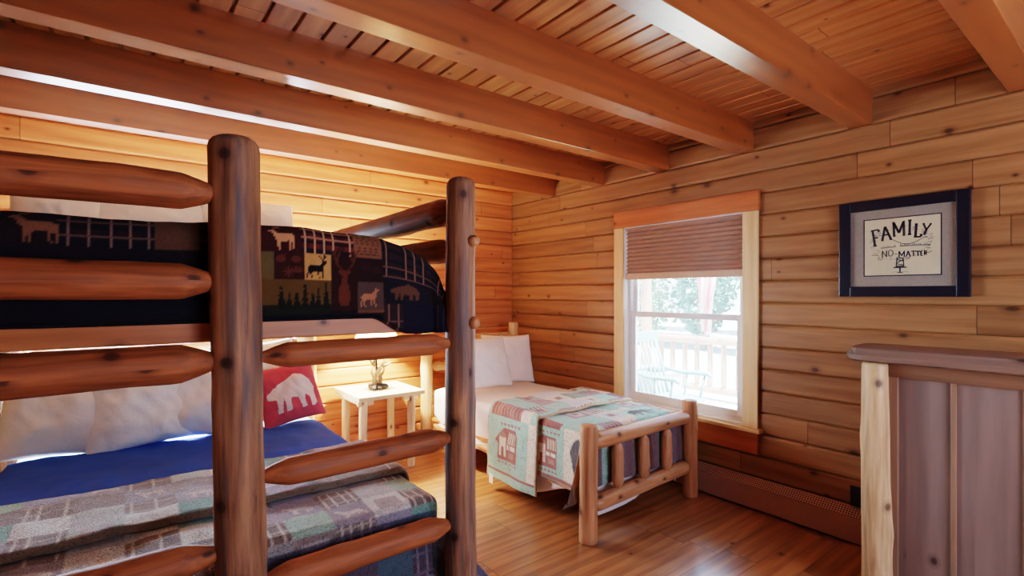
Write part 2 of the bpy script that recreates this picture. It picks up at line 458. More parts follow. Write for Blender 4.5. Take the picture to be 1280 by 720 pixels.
# glass: a clear pane with a little translucent white mixed in to imitate daylight glare
m, nt, b = new_mat('window_glass')
nt.nodes.remove(b)
out = [n for n in nt.nodes if n.type == 'OUTPUT_MATERIAL'][0]
tr = N(nt, 'ShaderNodeBsdfTransparent', {'Color': (0.97, 0.99, 0.99, 1)})
gl = N(nt, 'ShaderNodeBsdfGlossy', {'Roughness': 0.02})
lw = N(nt, 'ShaderNodeFresnel', {'IOR': 1.3})
mx = N(nt, 'ShaderNodeMixShader', {0: lw.outputs[0], 1: tr.outputs[0], 2: gl.outputs[0]})
tl = N(nt, 'ShaderNodeBsdfTranslucent', {'Color': (0.9, 0.95, 0.95, 1)})
mx2 = N(nt, 'ShaderNodeMixShader', {0: 0.05, 1: mx.outputs[0], 2: tl.outputs[0]})
nt.links.new(mx2.outputs[0], out.inputs[0])
MAT['glass'] = m

m, nt, b = new_mat('picture_glazing')
nt.nodes.remove(b)
out = [n for n in nt.nodes if n.type == 'OUTPUT_MATERIAL'][0]
tr = N(nt, 'ShaderNodeBsdfTransparent', {'Color': (0.98, 0.98, 0.98, 1)})
gl = N(nt, 'ShaderNodeBsdfGlossy', {'Roughness': 0.05})
mx = N(nt, 'ShaderNodeMixShader', {0: 0.04, 1: tr.outputs[0], 2: gl.outputs[0]})
nt.links.new(mx.outputs[0], out.inputs[0])
MAT['glazing'] = m

m, nt, b = new_mat('lamp_shade')
nt.nodes.remove(b)
out = [n for n in nt.nodes if n.type == 'OUTPUT_MATERIAL'][0]
tc = N(nt, 'ShaderNodeTexCoord').outputs['Object']
no = N(nt, 'ShaderNodeTexNoise', {'Vector': tc, 'Scale': 60}).outputs[0]
cc = MIX(nt, no, rgb(246, 232, 190), rgb(240, 222, 170))
di = N(nt, 'ShaderNodeBsdfDiffuse', {'Color': cc})
tl = N(nt, 'ShaderNodeBsdfTranslucent', {'Color': cc})
mx = N(nt, 'ShaderNodeMixShader', {0: 0.6, 1: di.outputs[0], 2: tl.outputs[0]})
nt.links.new(mx.outputs[0], out.inputs[0])
MAT['shade'] = m

m, nt, b = new_mat('lamp_bulb')
b.inputs['Emission Color'].default_value = (1, 0.8, 0.5, 1)
b.inputs['Emission Strength'].default_value = 12
MAT['bulb'] = m


# ------------------------------------------------------------------ THE SETTING
def struct(o, cat=None, label=None):
    o['kind'] = 'structure'
    if label: o['label'] = label
    if cat: o['category'] = cat
    return o


box('floor', XL - 0.1, XR + 0.1, YN - 0.1, YB + 0.1, -0.08, 0.0, MAT['floor'], bev=0, origin=(0, 0, 0))
struct(bpy.data.objects['floor'], 'floor', 'honey brown wood plank floor')


def log_wall(name, axis, pos, sgn, a0, a1, opening, mat):
    """Rows of milled logs with a groove at every seam. axis: the wall runs along 'x' or 'y'; sgn: direction from room to outside."""
    lev = []
    k0 = math.floor((-0.05 - ROFF) / ROW); k1 = math.ceil((2.72 - ROFF) / ROW)
    for k in range(k0, k1):
        z = ROFF + k * ROW
        lev += [(z + 0.0005, 0.012), (z + 0.008, 0.003), (z + 0.016, 0.0), (z + ROW - 0.016, 0.0), (z + ROW - 0.008, 0.003), (z + ROW - 0.0005, 0.012)]

    def off(z):
        for (za, oa), (zb, ob) in zip(lev, lev[1:]):
            if za <= z <= zb: return oa + (ob - oa) * (z - za) / (zb - za)
        return 0
    zs = [l[0] for l in lev]
    for o in opening: zs += [o[2], o[3]]
    zs = sorted(set(zs))
    v, f = [], []
    for za, zb in zip(zs, zs[1:]):
        zm = (za + zb) / 2
        cuts = [(a0, a1)]
        for (o0, o1, oz0, oz1) in opening:
            if oz0 < zm < oz1:
                cuts = [c for (c0, c1) in cuts for c in ((c0, min(c1, o0)), (max(c0, o1), c1)) if c[1] > c[0]]
        for c0, c1 in cuts:
            pa, pb = pos + sgn * off(za), pos + sgn * off(zb)
            i = len(v)
            for (c, z, p) in ((c0, za, pa), (c1, za, pa), (c1, zb, pb), (c0, zb, pb)):
                v.append((p, c, z) if axis == 'y' else (c, p, z))
            f.append((i, i + 1, i + 2, i + 3))
    me = pydata(name, v, f)
    o = link(name, me, mat, origin=(0, 0, 0))
    md = o.modifiers.new('thick', 'SOLIDIFY'); md.thickness = 0.05
    # thicken away from the room
    nrm = me.polygons[0].normal
    n = Vector((sgn, 0, 0)) if axis == 'y' else Vector((0, sgn, 0))
    md.offset = 1.0 if nrm.dot(n) > 0 else -1.0
    return struct(o, 'wall')


W1 = (1.775, 2.83, 0.545, 2.02)       # right wall window: y0 y1 z0 z1
W2 = (-0.50, 1.20, 0.66, 1.86)        # back wall window: x0 x1 z0 z1
WN = (0.9, 2.5, 0.95, 2.05)             # opening added in the unseen wall to let fill light in
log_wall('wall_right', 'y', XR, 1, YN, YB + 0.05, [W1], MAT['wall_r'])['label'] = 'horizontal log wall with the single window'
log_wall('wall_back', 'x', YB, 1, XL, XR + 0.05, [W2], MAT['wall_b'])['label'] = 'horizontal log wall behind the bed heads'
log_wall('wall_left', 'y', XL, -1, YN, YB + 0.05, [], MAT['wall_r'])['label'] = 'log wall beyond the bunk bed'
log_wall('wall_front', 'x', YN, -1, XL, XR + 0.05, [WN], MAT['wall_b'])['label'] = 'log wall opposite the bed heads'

# ceiling boards run along y with an open groove between them
v, f = [], []
pitch = 0.123
k0 = math.floor((XL - 0.842) / pitch) - 1; k1 = math.ceil((XR - 0.842) / pitch) + 1
for k in range(k0, k1):
    x = 0.842 + k * pitch
    prof = [(x - 0.006, 0.016), (x + 0.005, 0.016), (x + 0.006, 0.004), (x + 0.010, 0.0), (x + pitch - 0.010, 0.0), (x + pitch - 0.0061, 0.004), (x + pitch - 0.006, 0.016)]
    for (xa, da), (xb, db) in zip(prof, prof[1:]):
        i = len(v)
        v += [(xa, YN - .05, ZC + da), (xb, YN - .05, ZC + db), (xb, YB + .05, ZC + db), (xa, YB + .05, ZC + da)]
        f.append((i, i + 3, i + 2, i + 1))
o = link('ceiling', pydata('ceiling', v, f), MAT['ceil'], origin=(0, 0, 0))
struct(o, 'ceiling', 'pine board ceiling with open grooves')
box('ceiling_deck', XL - 0.2, XR + 0.2, YN - 0.2, YB + 0.2, ZC + 0.03, ZC + 0.10, MAT['plate'], bev=0, parent=o)

BEAMS = [(0.345, 'ceiling beam at the top right corner above the dresser'),
         (1.02, 'second ceiling beam, ending above the framed print'),
         (1.71, 'ceiling beam ending at the wall just right of the window'),
         (2.385, 'ceiling beam ending at the wall above the left side of the window'),
         (3.056, 'ceiling beam ending above the foot half of the single bed'),
         (3.71, 'last ceiling beam, nearest the back wall')]
for y, lab in BEAMS:
    bm = bmesh.new()
    add_box(bm, XL - 0.02, XR + 0.01, y, y + 0.115, 2.432, ZC + 0.005, 0.0025, 1)
    o = link('ceiling_beam', bm_mesh('ceiling_beam', bm), MAT['beam'], origin=(0, y, 2.432))
    tag(o, lab, 'beam', 'pine beams under the ceiling', 'structure')


# ---- window in the right wall
def W(p): return Vector(p)


def mbox(bm, *a, **k): add_box(bm, *a, **k)


def ring_mesh(name, fn, a0, a1, z0, z1, w, d0, d1, mat, parent):
    """rectangular frame from four bars; fn(a, d, z) -> world point box."""
    bm = bmesh.new()
    for (b0, b1, c0, c1) in ((a0, a0 + w, z0, z1), (a1 - w, a1, z0, z1), (a0 + w, a1 - w, z0, z0 + w), (a0 + w, a1 - w, z1 - w, z1)):
        if fn == 'y': add_box(bm, d0, d1, b0, b1, c0, c1, 0.003)
        else: add_box(bm, b0, b1, d0, d1, c0, c1, 0.003)
    return link(name, bm_mesh(name, bm), mat, parent)


w1 = empty('window_1', (XR, (W1[0] + W1[1]) / 2, W1[2]), 'double hung white window with pale pine trim in the right wall', 'window', kind='structure')
y0, y1, z0, z1 = W1
bm = bmesh.new()   # jamb lining
for a in ((XR - 0.002, XR + 0.12, y0 - 0.012, y0 + 0.006, z0, z1), (XR - 0.002, XR + 0.12, y1 - 0.006, y1 + 0.012, z0, z1), (XR - 0.002, XR + 0.12, y0, y1, z1 - 0.006, z1 + 0.012), (XR - 0.002, XR + 0.12, y0, y1, z0 - 0.012, z0 + 0.006)):
    add_box(bm, *a)
link('jamb', bm_mesh('jamb', bm), MAT['vinyl'], w1)
ring_mesh('window_frame', 'y', y0 + 0.004, y1 - 0.004, z0 + 0.004, z1 - 0.004, 0.03, XR + 0.045, XR + 0.115, MAT['vinyl'], w1)
zm = 1.285
ls = ring_mesh('lower_sash', 'y', y0 + 0.034, y1 - 0.034, z0 + 0.034, zm + 0.02, 0.045, XR + 0.05, XR + 0.078, MAT['vinyl'], w1)
us = ring_mesh('upper_sash', 'y', y0 + 0.034, y1 - 0.034, zm - 0.02, z1 - 0.034, 0.04, XR + 0.082, XR + 0.108, MAT['vinyl'], w1)
box('glass_pane', XR + 0.062, XR + 0.064, y0 + 0.075, y1 - 0.075, z0 + 0.075, zm - 0.02, MAT['glass'], ls, bev=0)
box('glass_pane', XR + 0.094, XR + 0.096, y0 + 0.07, y1 - 0.07, zm + 0.015, z1 - 0.07, MAT['glass'], us, bev=0)
box('side_trim', XR - 0.022, XR - 0.001, y0 - 0.105, y0 + 0.002, z0 - 0.005, z1 + 0.0, MAT['stile'], w1, 0.004)
box('side_trim', XR - 0.022, XR - 0.001, y1 - 0.002, y1 + 0.098, z0 - 0.005, z1 + 0.0, MAT['stile'], w1, 0.004)
box('head_trim', XR - 0.026, XR - 0.001, y0 - 0.115, y1 + 0.098, z1 + 0.001, z1 + 0.137, MAT['trim_y'], w1, 0.004)
box('sill', XR - 0.06, XR + 0.05, y0 - 0.135, y1 + 0.12, z0 - 0.03, z0 - 0.004, MAT['sill'], w1, 0.006)
box('apron', XR - 0.024, XR - 0.001, y0 - 0.105, y1 + 0.098, z0 - 0.18, z0 - 0.031, MAT['trim_y'], w1, 0.004)

# ---- window in the back wall, behind the bunk
w2 = empty('window_2', ((W2[0] + W2[1]) / 2, YB, W2[2]), 'wide window behind the head of the bunk bed', 'window', kind='structure')
x0, x1, z0, z1 = W2
bm = bmesh.new()
for a in ((x0 - 0.012, x0 + 0.006, YB - 0.002, YB + 0.12, z0, z1), (x1 - 0.006, x1 + 0.012, YB - 0.002, YB + 0.12, z0, z1), (x0, x1, YB - 0.002, YB + 0.12, z1 - 0.006, z1 + 0.012), (x0, x1, YB - 0.002, YB + 0.12, z0 - 0.012, z0 + 0.006)):
    add_box(bm, *a)
link('jamb', bm_mesh('jamb', bm), MAT['vinyl'], w2)
ring_mesh('window_frame', 'x', x0 + 0.004, x1 - 0.004, z0 + 0.004, z1 - 0.004, 0.04, YB + 0.05, YB + 0.11, MAT['vinyl'], w2)
box('mullion', 0.90, 0.975, YB - 0.012, YB + 0.11, z0 + 0.04, z1 - 0.04, MAT['stile'], w2, 0.004)
box('glass_pane', x0 + 0.04, 0.90, YB + 0.078, YB + 0.08, z0 + 0.04, z1 - 0.04, MAT['glass'], w2, bev=0)
box('glass_pane', 0.975, x1 - 0.04, YB + 0.078, YB + 0.08, z0 + 0.04, z1 - 0.04, MAT['glass'], w2, bev=0)
box('side_trim', x0 - 0.09, x0 + 0.002, YB - 0.02, YB - 0.001, z0, z1, MAT['stile'], w2, 0.004)
box('side_trim', x1 - 0.002, x1 + 0.09, YB - 0.02, YB - 0.001, z0, z1, MAT['stile'], w2, 0.004)
box('head_trim', x0 - 0.10, x1 + 0.10, YB - 0.022, YB - 0.001, z1 + 0.001, z1 + 0.09, MAT['platform'], w2, 0.004)
box('sill', x0 - 0.1, x1 + 0.1, YB - 0.04, YB + 0.05, z0 - 0.03, z0 - 0.004, MAT['sill'], w2, 0.005)

# ---- blind
bl = empty('pleated_blind', (XR + 0.03, 2.3, 2.0), 'brown pleated blind pulled down over the top of the window', 'blind')
y0, y1 = W1[0] + 0.012, W1[1] - 0.012
v, f = [], []
npl = 11
zt, zb = 2.0, 1.625
for i in range(npl * 2 + 1):
    z = zt - (zt - zb) * i / (npl * 2)
    x = XR + 0.012 + (0.024 if i % 2 else 0.0)
    for yy in (y0, y1): v.append((x, yy, z))
    if i: f.append((2 * i - 2, 2 * i - 1, 2 * i + 1, 2 * i))
fb = link('blind_fabric', pydata('blind_fabric', v, f), MAT['blind'], bl)
fb.modifiers.new('t', 'SOLIDIFY').thickness = 0.002
box('bottom_rail', XR + 0.004, XR + 0.036, y0, y1, 1.575, 1.628, MAT['blind_rail'], bl, 0.006)
box('head_rail', XR + 0.004, XR + 0.04, y0, y1, 1.995, 2.012, MAT['blind'], bl, 0.003)

# ---- baseboard heater
ht = empty('baseboard_heater', (3.36, 1.0, 0), 'long taupe baseboard heater with perforated sloped top along the right wall', 'heater')
hy0, hy1 = -1.4, 2.95
box('front_cover', 3.335, 3.345, hy0, hy1, 0.012, 0.158, MAT['heater'], ht, 0.003)
bm = bmesh.new()
add_box(bm, 3.345, 3.398, hy0, hy1, 0.004, 0.012, 0)
link('base_plate', bm_mesh('base_plate', bm), MAT['dark'], ht)
v = [(3.3355, hy0, 0.158), (3.398, hy0, 0.203), (3.398, hy1, 0.203), (3.3355, hy1, 0.158)]
g = link('perforated_grille', pydata('g', v, [(0, 1, 2, 3)]), MAT['grille'], ht)
g.modifiers.new('t', 'SOLIDIFY').thickness = 0.002
box('end_cap', 3.334, 3.398, hy1, hy1 + 0.02, 0.004, 0.205, MAT['heater_l'], ht, 0.003)
box('end_cap', 3.334, 3.398, hy0 - 0.02, hy0, 0.004, 0.205, MAT['heater_l'], ht, 0.003)
ot = empty('wall_outlet', (3.39, 1.09, 0.27), 'small dark outlet on the right wall just above the heater, beside the dresser', 'outlet')
box('cover_plate', 3.378, 3.396, 1.045, 1.125, 0.207, 0.325, MAT['dark'], ot, 0.004)
box('socket', 3.372, 3.379, 1.065, 1.105, 0.235, 0.30, MAT['dark'], ot, 0.003)


# ------------------------------------------------------------------ CLOTH PAINTING
class Paint:
    def __init__(s, X, Y, base):
        s.X, s.Y = X, Y
        s.C = np.zeros((len(X), 4)); s.C[:] = base

    def rect(s, x0, x1, y0, y1, c):
        k = (s.X >= x0) & (s.X < x1) & (s.Y >= y0) & (s.Y < y1)
        s.C[k] = c
        return k

    def inside(s, pts):
        x, y = s.X, s.Y
        r = np.zeros(len(x), bool)
        n = len(pts)
        for i in range(n):
            xa, ya = pts[i]; xb, yb = pts[(i + 1) % n]
            if ya == yb: continue
            k = ((ya > y) != (yb > y)) & (x < (xb - xa) * (y - ya) / (yb - ya) + xa)
            r ^= k
        return r

    def poly(s, pts, c, ox=0, oy=0, sx=1, sy=1, flip=False):
        s.C[s.inside([(ox + sx * ((1 - p[0]) if flip else p[0]), oy + sy * p[1]) for p in pts])] = c

    def stroke(s, pts, w, c, ox=0, oy=0, sx=1, sy=1, flip=False):
        P = [(ox + sx * ((1 - p[0]) if flip else p[0]), oy + sy * p[1]) for p in pts]
        for (xa, ya), (xb, yb) in zip(P, P[1:]):
            dx, dy = xb - xa, yb - ya
            L = dx * dx + dy * dy + 1e-12
            t = np.clip(((s.X - xa) * dx + (s.Y - ya) * dy) / L, 0, 1)
            d = np.hypot(s.X - xa - t * dx, s.Y - ya - t * dy)
            s.C[d < w] = c

    def plaid(s, x0, x1, y0, y1, base, lines, pitch=0.04, w=0.004, dark=None):
        k = s.rect(x0, x1, y0, y1, base)
        fx = np.mod(s.X - x0, pitch * 2); fy = np.mod(s.Y - y0, pitch)
        if dark is not None:
            s.C[k & (fx < pitch * .8)] = (np.array(base) + np.array(dark)) / 2
            s.C[k & (fy < pitch * .4)] = dark
        s.C[k & (np.abs(np.mod(s.X - x0, pitch) - pitch * .5) < w)] = lines
        s.C[k & (np.abs(fy - pitch * .6) < w * .7)] = (np.array(lines) * .6 + np.array(base) * .4)


ELK = [(0, .80), (.12, .88), (.2, .84), (.34, .68), (.78, .68), (.93, .60), (.92, .42), (.97, .28), (.97, 0), (.92, 0), (.90, .25), (.83, .36), (.80, .22), (.82, 0), (.77, 0), (.73, .36), (.45, .34), (.43, 0), (.38, 0), (.37, .30), (.33, .1), (.33, 0), (.28, 0), (.28, .40), (.2, .52), (.12, .70), (.02, .75)]
ELK_H = [[(.14, .86), (.22, .97), (.42, 1.0)], [(.24, .96), (.2, 1.08)], [(.33, .98), (.34, 1.08)]]
BUCK = [(.02, .42), (.06, .50), (.2, .56), (.55, .56), (.66, .66), (.70, .80), (.66, .84), (.76, .86), (.80, .80), (.92, .76), (.92, .70), (.83, .68), (.80, .56), (.76, .42), (.74, .34), (.75, 0), (.69, 0), (.66, .32), (.56, .32), (.60, .0), (.54, 0), (.48, .30), (.28, .30), (.22, .18), (.28, 0), (.22, 0), (.14, .18), (.14, .30), (.04, .12), (.06, 0), (0, 0), (0, .14), (.08, .34)]
BUCK_H = [[(.72, .86), (.64, .94), (.62, 1.08)], [(.64, .95), (.54, 1.02)], [(.76, .86), (.82, .95), (.80, 1.08)], [(.82, .96), (.90, 1.04)]]
BUST = [(.30, 0), (.22, .12), (.24, .30), (.36, .40), (.40, .50), (.28, .56), (.22, .60), (.30, .62), (.42, .60), (.58, .60), (.70, .62), (.78, .60), (.70, .55), (.60, .50), (.66, .36), (.72, .26), (.74, .10), (.64, 0)]
BUST_H = [[(.42, .60), (.20, .72), (.12, .86), (.22, 1.0)], [(.58, .60), (.80, .72), (.88, .86), (.78, 1.0)], [(.20, .72), (.30, .92)], [(.80, .72), (.70, .92)], [(.13, .84), (.03, .94)], [(.87, .84), (.97, .94)]]
BEAR = [(0, .42), (.02, .54), (.10, .58), (.16, .66), (.20, .66), (.26, .72), (.45, .80), (.62, .92), (.78, .86), (.92, .70), (.98, .48), (.95, .30), (.97, .08), (.92, .0), (.84, .0), (.84, .24), (.76, .34), (.72, .20), (.74, .02), (.64, .0), (.60, .30), (.46, .32), (.42, .20), (.42, .02), (.32, 0), (.32, .2), (.30, .34), (.26, .16), (.24, .0), (.15, 0), (.17, .34), (.12, .36), (.04, .37)]
TREE = [(.5, 1.0), (.38, .74), (.46, .74), (.28, .50), (.40, .50), (.18, .26), (.34, .26), (.08, .06), (.46, .06), (.46, 0), (.54, 0), (.54, .06), (.92, .06), (.66, .26), (.82, .26), (.60, .50), (.72, .50), (.54, .74), (.62, .74)]
LEAFP = [(.5, 0), (.47, .3), (.2, .2), (.25, .38), (0, .5), (.25, .62), (.2, .85), (.42, .72), (.5, 1), (.58, .72), (.8, .85), (.75, .62), (1, .5), (.75, .38), (.8, .2), (.53, .3)]


def set_cols(me, C):
    a = me.color_attributes.new('Col', 'FLOAT_COLOR', 'POINT')
    a.data.foreach_set('color', np.asarray(C, dtype=np.float32).ravel())


def drape_pts(PX, PY, rect, top, R=0.04, flare=0.03, ripple=0.012, rf=9.0, puff=0.004, seed=0, zmin=0.02, cf=0.35, cfx=0.0, xmax=99.0, emax=9.0):
    """Fold flat cloth coordinates over a box with rounded edges; returns xyz."""
    x0, x1, y0, y1 = rect
    x0, x1, y0, y1 = x0 + R, x1 - R, y0 + R, y1 - R
    cx, cy = np.clip(PX, x0, x1), np.clip(PY, y0, y1)
    dx, dy = PX - cx, PY - cy
    o = np.hypot(dx, dy)
    ux = np.where(o > 1e-6, dx / np.maximum(o, 1e-6), 0); uy = np.where(o > 1e-6, dy / np.maximum(o, 1e-6), 0)
    arc = R * PI / 2
    th = np.clip(o / R, 0, PI / 2)
    ext = np.minimum(np.maximum(o - arc, 0), emax + 0.03 * np.maximum(o - arc - emax, 0))
    along = np.where(np.abs(dx) > np.abs(dy), PY, PX)
    corner = np.minimum(np.abs(dx), np.abs(dy))
    rip = ripple * np.sin(along * rf + seed + 1.3 * np.sin(along * 3.1)) * np.clip(ext / 0.2, 0, 1) + cf * corner
    out = R * np.sin(th) + flare * np.clip(ext, 0, 1) + rip
    dn = R * (1 - np.cos(th)) + ext
    z = top - dn
    nz = np.array([mnoise.noise(Vector((a * 5 + seed, b * 5, 0.3 * seed))) + .5 * mnoise.noise(Vector((a * 13 + seed, b * 13, 1.7))) for a, b in zip(PX, PY)])
    flat = np.clip(1 - o / arc, 0, 1)
    z = z + nz * puff * 1.6 * flat
    out = out + nz * puff * 1.5 * (1 - flat)
    x, y = cx + ux * out, cy + uy * out
    x = np.minimum(x + np.sign(dx) * cfx * corner, xmax)
    z = np.maximum(z, zmin + 0.004 * (1 + nz))
    return np.stack([x, y, z], 1)


def grid(ax0, ax1, ay0, ay1, step):
    nx = max(2, int(round((ax1 - ax0) / step)) + 1); ny = max(2, int(round((ay1 - ay0) / step)) + 1)
    xs, ys = np.linspace(ax0, ax1, nx), np.linspace(ay0, ay1, ny)
    PX, PY = np.meshgrid(xs, ys)
    f = []
    for j in range(ny - 1):
        r = j * nx
        for i in range(nx - 1):
            f.append((r + i, r + i + 1, r + nx + i + 1, r + nx + i))
    return PX.ravel(), PY.ravel(), f


def cloth(name, layers, mat, parent=None, origin=None, thick=0.012):
    """layers: list of (points, faces, colours or None)."""
    V, F, C = [], [], []
    for P, f, c in layers:
        b = len(V)
        V += [tuple(p) for p in P]
        F += [tuple(i + b for i in q) for q in f]
        if c is not None: C.append(c)
    me = pydata(name, V, F, True)
    if C: set_cols(me, np.concatenate(C))
    o = link(name, me, mat, parent, origin)
    md = o.modifiers.new('thick', 'SOLIDIFY'); md.thickness = thick; md.offset = -1
    return o


# ------------------------------------------------------------------ BUNK BED
BX0, BXM, BX1 = -0.55, 0.285, 1.105
BY0, BY1 = 1.78, 4.07
bunk = empty('bunk_bed', (0.28, 2.9, 0), 'rustic log bunk bed with thick peeled posts, rails and ladder rungs', 'bunk bed')
P, Rr = MAT['bunk_post'], MAT['bunk_rail']
log('post', (BX0, BY0, 0), (BX0, BY0, 1.94), 0.074, 0.07, P, bunk, ('flat', 'dome'), seed=1)
log('post', (BXM + 0.008, BY0, 0), (BXM - 0.012, BY0, 1.945), 0.072, 0.073, P, bunk, ('flat', 'dome'), seed=2, knots=6)
log('post', (BX1 - 0.005, BY0, 0), (BX1 + 0.002, BY0, 1.935), 0.066, 0.060, P, bunk, ('flat', 'dome'), seed=3, knots=7)
log('post', (BX0, BY1, 0), (BX0, BY1, 1.9), 0.072, 0.068, P, bunk, ('flat', 'dome'), seed=4)
log('post', (BX1, BY1, 0), (BX1, BY1, 1.9), 0.068, 0.066, MAT['pale_log'], bunk, ('flat', 'dome'), seed=5)['label'] = 'pale lit rear post'  # paler log than the other posts, the light on it put into its colour
T2 = ('tenon', 'tenon')
i0 = 0.045
for z, r, s in ((1.758, 0.056, 11), (1.490, 0.055, 12), (1.238, 0.059, 13), (0.655, 0.052, 14)):
    log('rail', (BX0 + i0, BY0, z), (BXM - i0, BY0, z + 0.002), r, r * .98, Rr, bunk, T2, seed=s, knots=6, tl=0.11, tr=.42)
for z, r, s in ((1.245, 0.042, 15), (0.862, 0.046, 16), (0.515, 0.047, 17)):
    log('rung', (BXM + i0, BY0, z), (BX1 - 0.04, BY0, z + 0.002), r, r, Rr, bunk, T2, seed=s, knots=5, tl=0.10, tr=.42)
# end rails running back to the wall
for x, nm in ((BX1, 1), (BX0, 2)):
    log('end_rail', (x, BY0 + i0, 1.812), (x, BY1 - i0, 1.812), 0.06, 0.055, Rr, bunk, T2, seed=20 + nm, knots=8, tl=0.1)
    log('end_rail', (x, BY0 + i0, 1.64), (x, BY1 - i0, 1.64), 0.055, 0.05, Rr, bunk, T2, seed=22 + nm, knots=8, tl=0.12)
    log('side_rail', (x, BY0 + i0, 1.325), (x, BY1 - i0, 1.325), 0.05, 0.05, Rr, bunk, T2, seed=24 + nm, tl=0.1)
    log('side_rail', (x, BY0 + i0, 0.33), (x, BY1 - i0, 0.33), 0.05, 0.05, Rr, bunk, T2, seed=26 + nm, tl=0.1)
for z, s in ((1.075, 31), (0.62, 33), (1.66, 34), (1.30, 35)):
    log('headboard_rail', (BX0 + i0, BY1, z), (BX1 - i0, BY1, z + 0.01), 0.05, 0.048, MAT['bed_log'], bunk, T2, seed=s, knots=6, tl=0.09)
for z in (1.672, 1.335):
    log('peg', (BX1 + 0.012, BY0 + 0.02, z), (BX1 + 0.022, BY0 - 0.085, z), 0.027, 0.026, MAT['bed_log'], bunk, ('flat', 'dome'), knots=0, n=20, seed=40 + int(z * 10))
box('platform_board', BX0 + 0.06, BX1 - 0.055, BY0 + 0.075, BY0 + 0.105, 1.298, 1.366, MAT['platform'], bunk, 0.006)
box('platform', BX0 + 0.06, BX1 - 0.06, BY0 + 0.106, BY1 - 0.05, 1.34, 1.366, MAT['platform'], bunk, 0.002)
box('platform', BX0 + 0.06, BX1 - 0.055, BY0 + 0.09, BY1 - 0.06, 0.30, 0.325, MAT['platform'], bunk, 0.002)


def mattress(name, x0, x1, y0, y1, z0, z1, mat, label, bev=0.045):
    bm = bmesh.new()
    add_box(bm, x0, x1, y0, y1, z0, z1, bev, 4)
    o = link(name, bm_mesh(name, bm, True), mat, origin=((x0 + x1) / 2, (y0 + y1) / 2, z0))
    return tag(o, label, 'mattress')


mattress('mattress', BX0 + 0.085, 0.99, BY0 + 0.085, BY1 - 0.06, 1.368, 1.565, MAT['white_sheet'], 'thick mattress on the upper bunk under the dark lodge quilt')
mattress('mattress', BX0 + 0.085, 1.05, BY0 + 0.10, BY1 - 0.06, 0.327, 0.575, MAT['white_sheet'], 'wide white mattress on the lower bunk')

# ---- dark lodge quilt on the upper bunk
UX0, UX1, UY0, UY1 = BX0 + 0.06, 1.05, BY0 + 0.068, 3.35
TOPU = 1.672
PX, PY, F = grid(UX0 + 0.0, UX1 + 0.20, UY0 - 0.31, UY1, 0.0052)
# thin the part of the grid nobody sees closely: keep full resolution on the front drop only
k_front = UY0 + 0.20
PXa, PYa, Fa = grid(UX0, UX1 + 0.25, UY0 - 0.40, k_front, 0.0055)
PXb, PYb, Fb = grid(UX0, UX1 + 0.25, k_front, UY1, 0.03)


